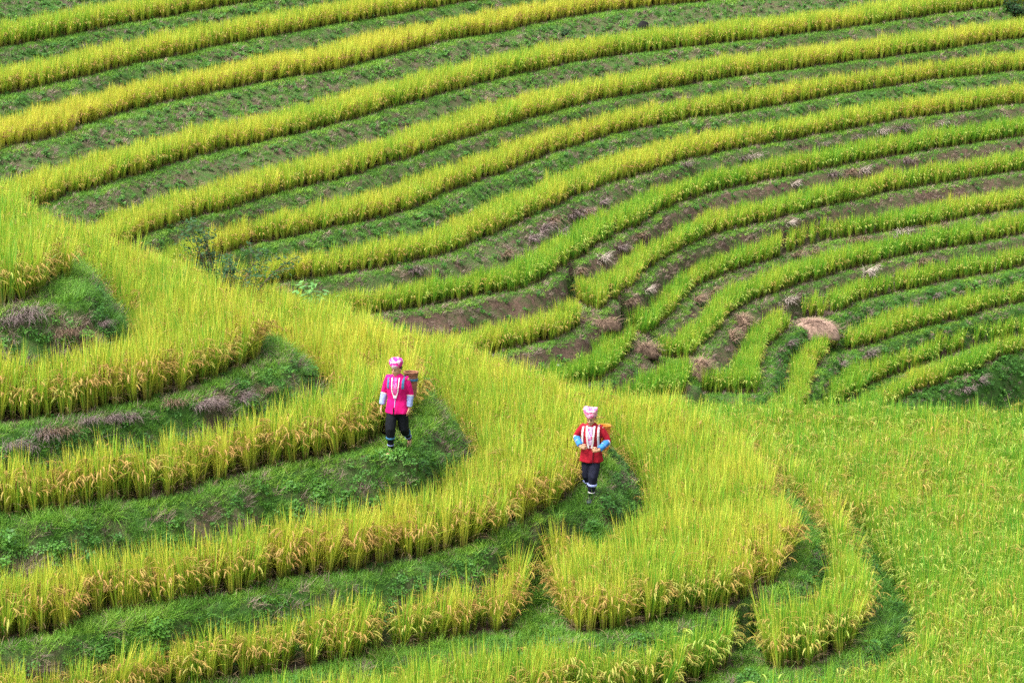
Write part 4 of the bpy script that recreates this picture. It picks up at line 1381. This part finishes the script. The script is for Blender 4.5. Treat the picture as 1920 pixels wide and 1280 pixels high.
heap(FF, 1209, 660, .75, .6, .18, M_STRAW[1], 'brown earth mound beside the small dark green rice patch, lower of two', 'mound', 'earth_mound', 9, 170, M_SOIL, 'earth mounds in the gully')

# ------------------------------------------------------------------ stones
def stone(field, u, v, size, label, mat, seed, squash=.7):
    x, y, z = ground_hit(field, u, v)
    bm = bmesh.new(); bmesh.ops.create_icosphere(bm, subdivisions=3, radius=1.0)
    for q in bm.verts:
        k = 1 + .5 * (float(fbm(np.array(q.co.x * 1.4 + seed), np.array(q.co.y * 1.4 + q.co.z * 1.1), seed)) - .5)
        q.co = Vector((q.co.x * k, q.co.y * k * .8, q.co.z * k * squash)) * size
    me = bpy.data.meshes.new('stone'); bm.to_mesh(me); bm.free()
    o = link('stone', me, mat, None, W((x, y, z + size * .25)))
    tag(o, label, 'stone')
M_HOLLOW = mat_plain('hollow_black', (0.010, 0.009, 0.009), .95, .5, 12, .2, .6)
M_PALE = mat_plain('pale_rock', (0.42, 0.40, 0.37), .85, .2, 14, .2, .4)
stone(FF, 1205, 54, .22, 'black lump standing for a dark hollow in the bank near the top edge', M_HOLLOW, 3, .9)  # solid lump coloured black for the shade inside a hollow in the bank
stone(FF, 1206, 56, .08, 'small pale stone in front of the black lump', M_PALE, 4)
stone(FF, 1095, 72, .10, 'small dark grey stone on the high bank, left of the black lump', mat_plain('grey_rock', (0.10, 0.10, 0.105), .9, .3, 14, .2, .5), 6)
stone(FF, 1046, 688, .09, 'small whitish stone at the foot of the brown gully bank', M_PALE, 7, .5)

# ------------------------------------------------------------------ shrubs and plants
M_BARK = mat_plain('shrub_bark', (0.075, 0.055, 0.04), .9, .3, 30, .1)
M_SHRUB = mat_grass('shrub_leaf', (0.025, 0.075, 0.020), (0.040, 0.110, 0.025), (0.08, 0.17, 0.035))
M_BROAD = mat_grass('broad_leaf', (0.10, 0.26, 0.06), (0.16, 0.34, 0.08), (0.22, 0.42, 0.10))
M_DARKB = mat_grass('dark_bush_leaf', (0.018, 0.060, 0.018), (0.028, 0.085, 0.022), (0.05, 0.12, 0.03))

def shrub(name, loc, H, spread, stems, leaf, nleaf, mat, label, cat, seed, lean=0.35, bend=.4):
    rnd = random.Random(seed)
    root = bpy.data.objects.new(name, None); COL.objects.link(root)
    lb = PB()
    def leaves(p, dirv, cnt):
        for i in range(cnt):
            a = rnd.uniform(0, 6.283); pit = rnd.uniform(-.6, .5); l = leaf * rnd.uniform(.7, 1.3)
            dv = np.array((math.cos(a) * math.cos(pit), math.sin(a) * math.cos(pit), math.sin(pit)))
            sv = np.array((-math.sin(a), math.cos(a), rnd.uniform(-.5, .5)))
            c = np.array(p) + np.array([rnd.gauss(0, leaf * .5) for _ in range(3)])
            lb.ribbon([c, c + dv * l * .45, c + dv * l], [l * .12, l * .5, 0.0], sv, rnd.random(), 0, 0)
    for s_ in range(stems):
        sb = SB()
        az = rnd.uniform(0, 6.283); ln = rnd.uniform(.05, lean) + (.25 if s_ else 0)
        p = Vector((rnd.gauss(0, .04), rnd.gauss(0, .04), -.1)); pts = [p]; h = H * rnd.uniform(.65, 1.05)
        if s_ == 0: h = H
        for k in range(7):
            a = ln * (.6 + .2 * k) * spread
            p = p + Vector((math.cos(az) * math.sin(a), math.sin(az) * math.sin(a), math.cos(a))) * (h / 7) + Vector((rnd.gauss(0, .02), rnd.gauss(0, .02), 0))
            pts.append(p)
        sb.tube(pts, [.016 * H / 1.5 * (1 - k / 9) for k in range(8)], 7)
        for k in range(2, 8):
            for b in range(2):
                a2 = rnd.uniform(0, 6.283); q = pts[k]; tw = [q]
                L = H * rnd.uniform(.12, .26)
                dv = Vector((math.cos(a2), math.sin(a2), rnd.uniform(.1, .9))).normalized()
                for t in range(3):
                    q = q + dv * L / 3 + Vector((rnd.gauss(0, .015), rnd.gauss(0, .015), rnd.gauss(0, .01))); tw.append(q)
                    leaves(q, dv, nleaf)
                sb.tube(tw, [.006, .005, .004, .0025], 5)
            leaves(pts[k], None, nleaf)
        me = sb.raw('stem'); me.polygons.foreach_set('use_smooth', [True] * len(me.polygons))
        link('stem', me, M_BARK, root)
    link('foliage', lb.mesh('foliage', [mat]), mat, root)
    root.location = loc
    tag(root, label, cat)
    return root

def behind_crest(u, y):
    x = (u - 960) / FPX * y * 1.03
    return W((x, y, float(NF.height(x, y))))

def reach(u, y, v):
    """height of a plant rooted there whose top shows at photo row v"""
    yv = -(v - 640) / FPX
    return y * (-SP + yv * CP) / (CP + yv * SP) - (behind_crest(u, y)[2] - CAMZ)

shrub('leafy_shrub', behind_crest(432, 51.5), reach(432, 51.5, 418), .8, 8, .085, 6, M_SHRUB, 'thin dark leafy shrub poking up behind the near crest', 'shrub', 11, .55)
shrub('broadleaf_plant', behind_crest(597, 51.0), reach(597, 51.0, 528), .5, 3, .15, 2, M_BROAD, 'small pale broadleaf plant at the near crest, right of the thin shrub', 'plant', 12, .4)
x, y, z = ground_hit(FF, 1907, 34)
shrub('dark_bush', W((x, y, z)), .95, 1.1, 7, .085, 5, M_DARKB, 'dark dense bush in the top right corner', 'bush', 13, .5)
x, y, z = ground_hit(FF, 1062, 68)
shrub('low_bush', W((x, y, z)), .38, 1.3, 4, .06, 3, M_DARKB, 'low dark green bush on the high bank, left of the black lump', 'bush', 14, .7)
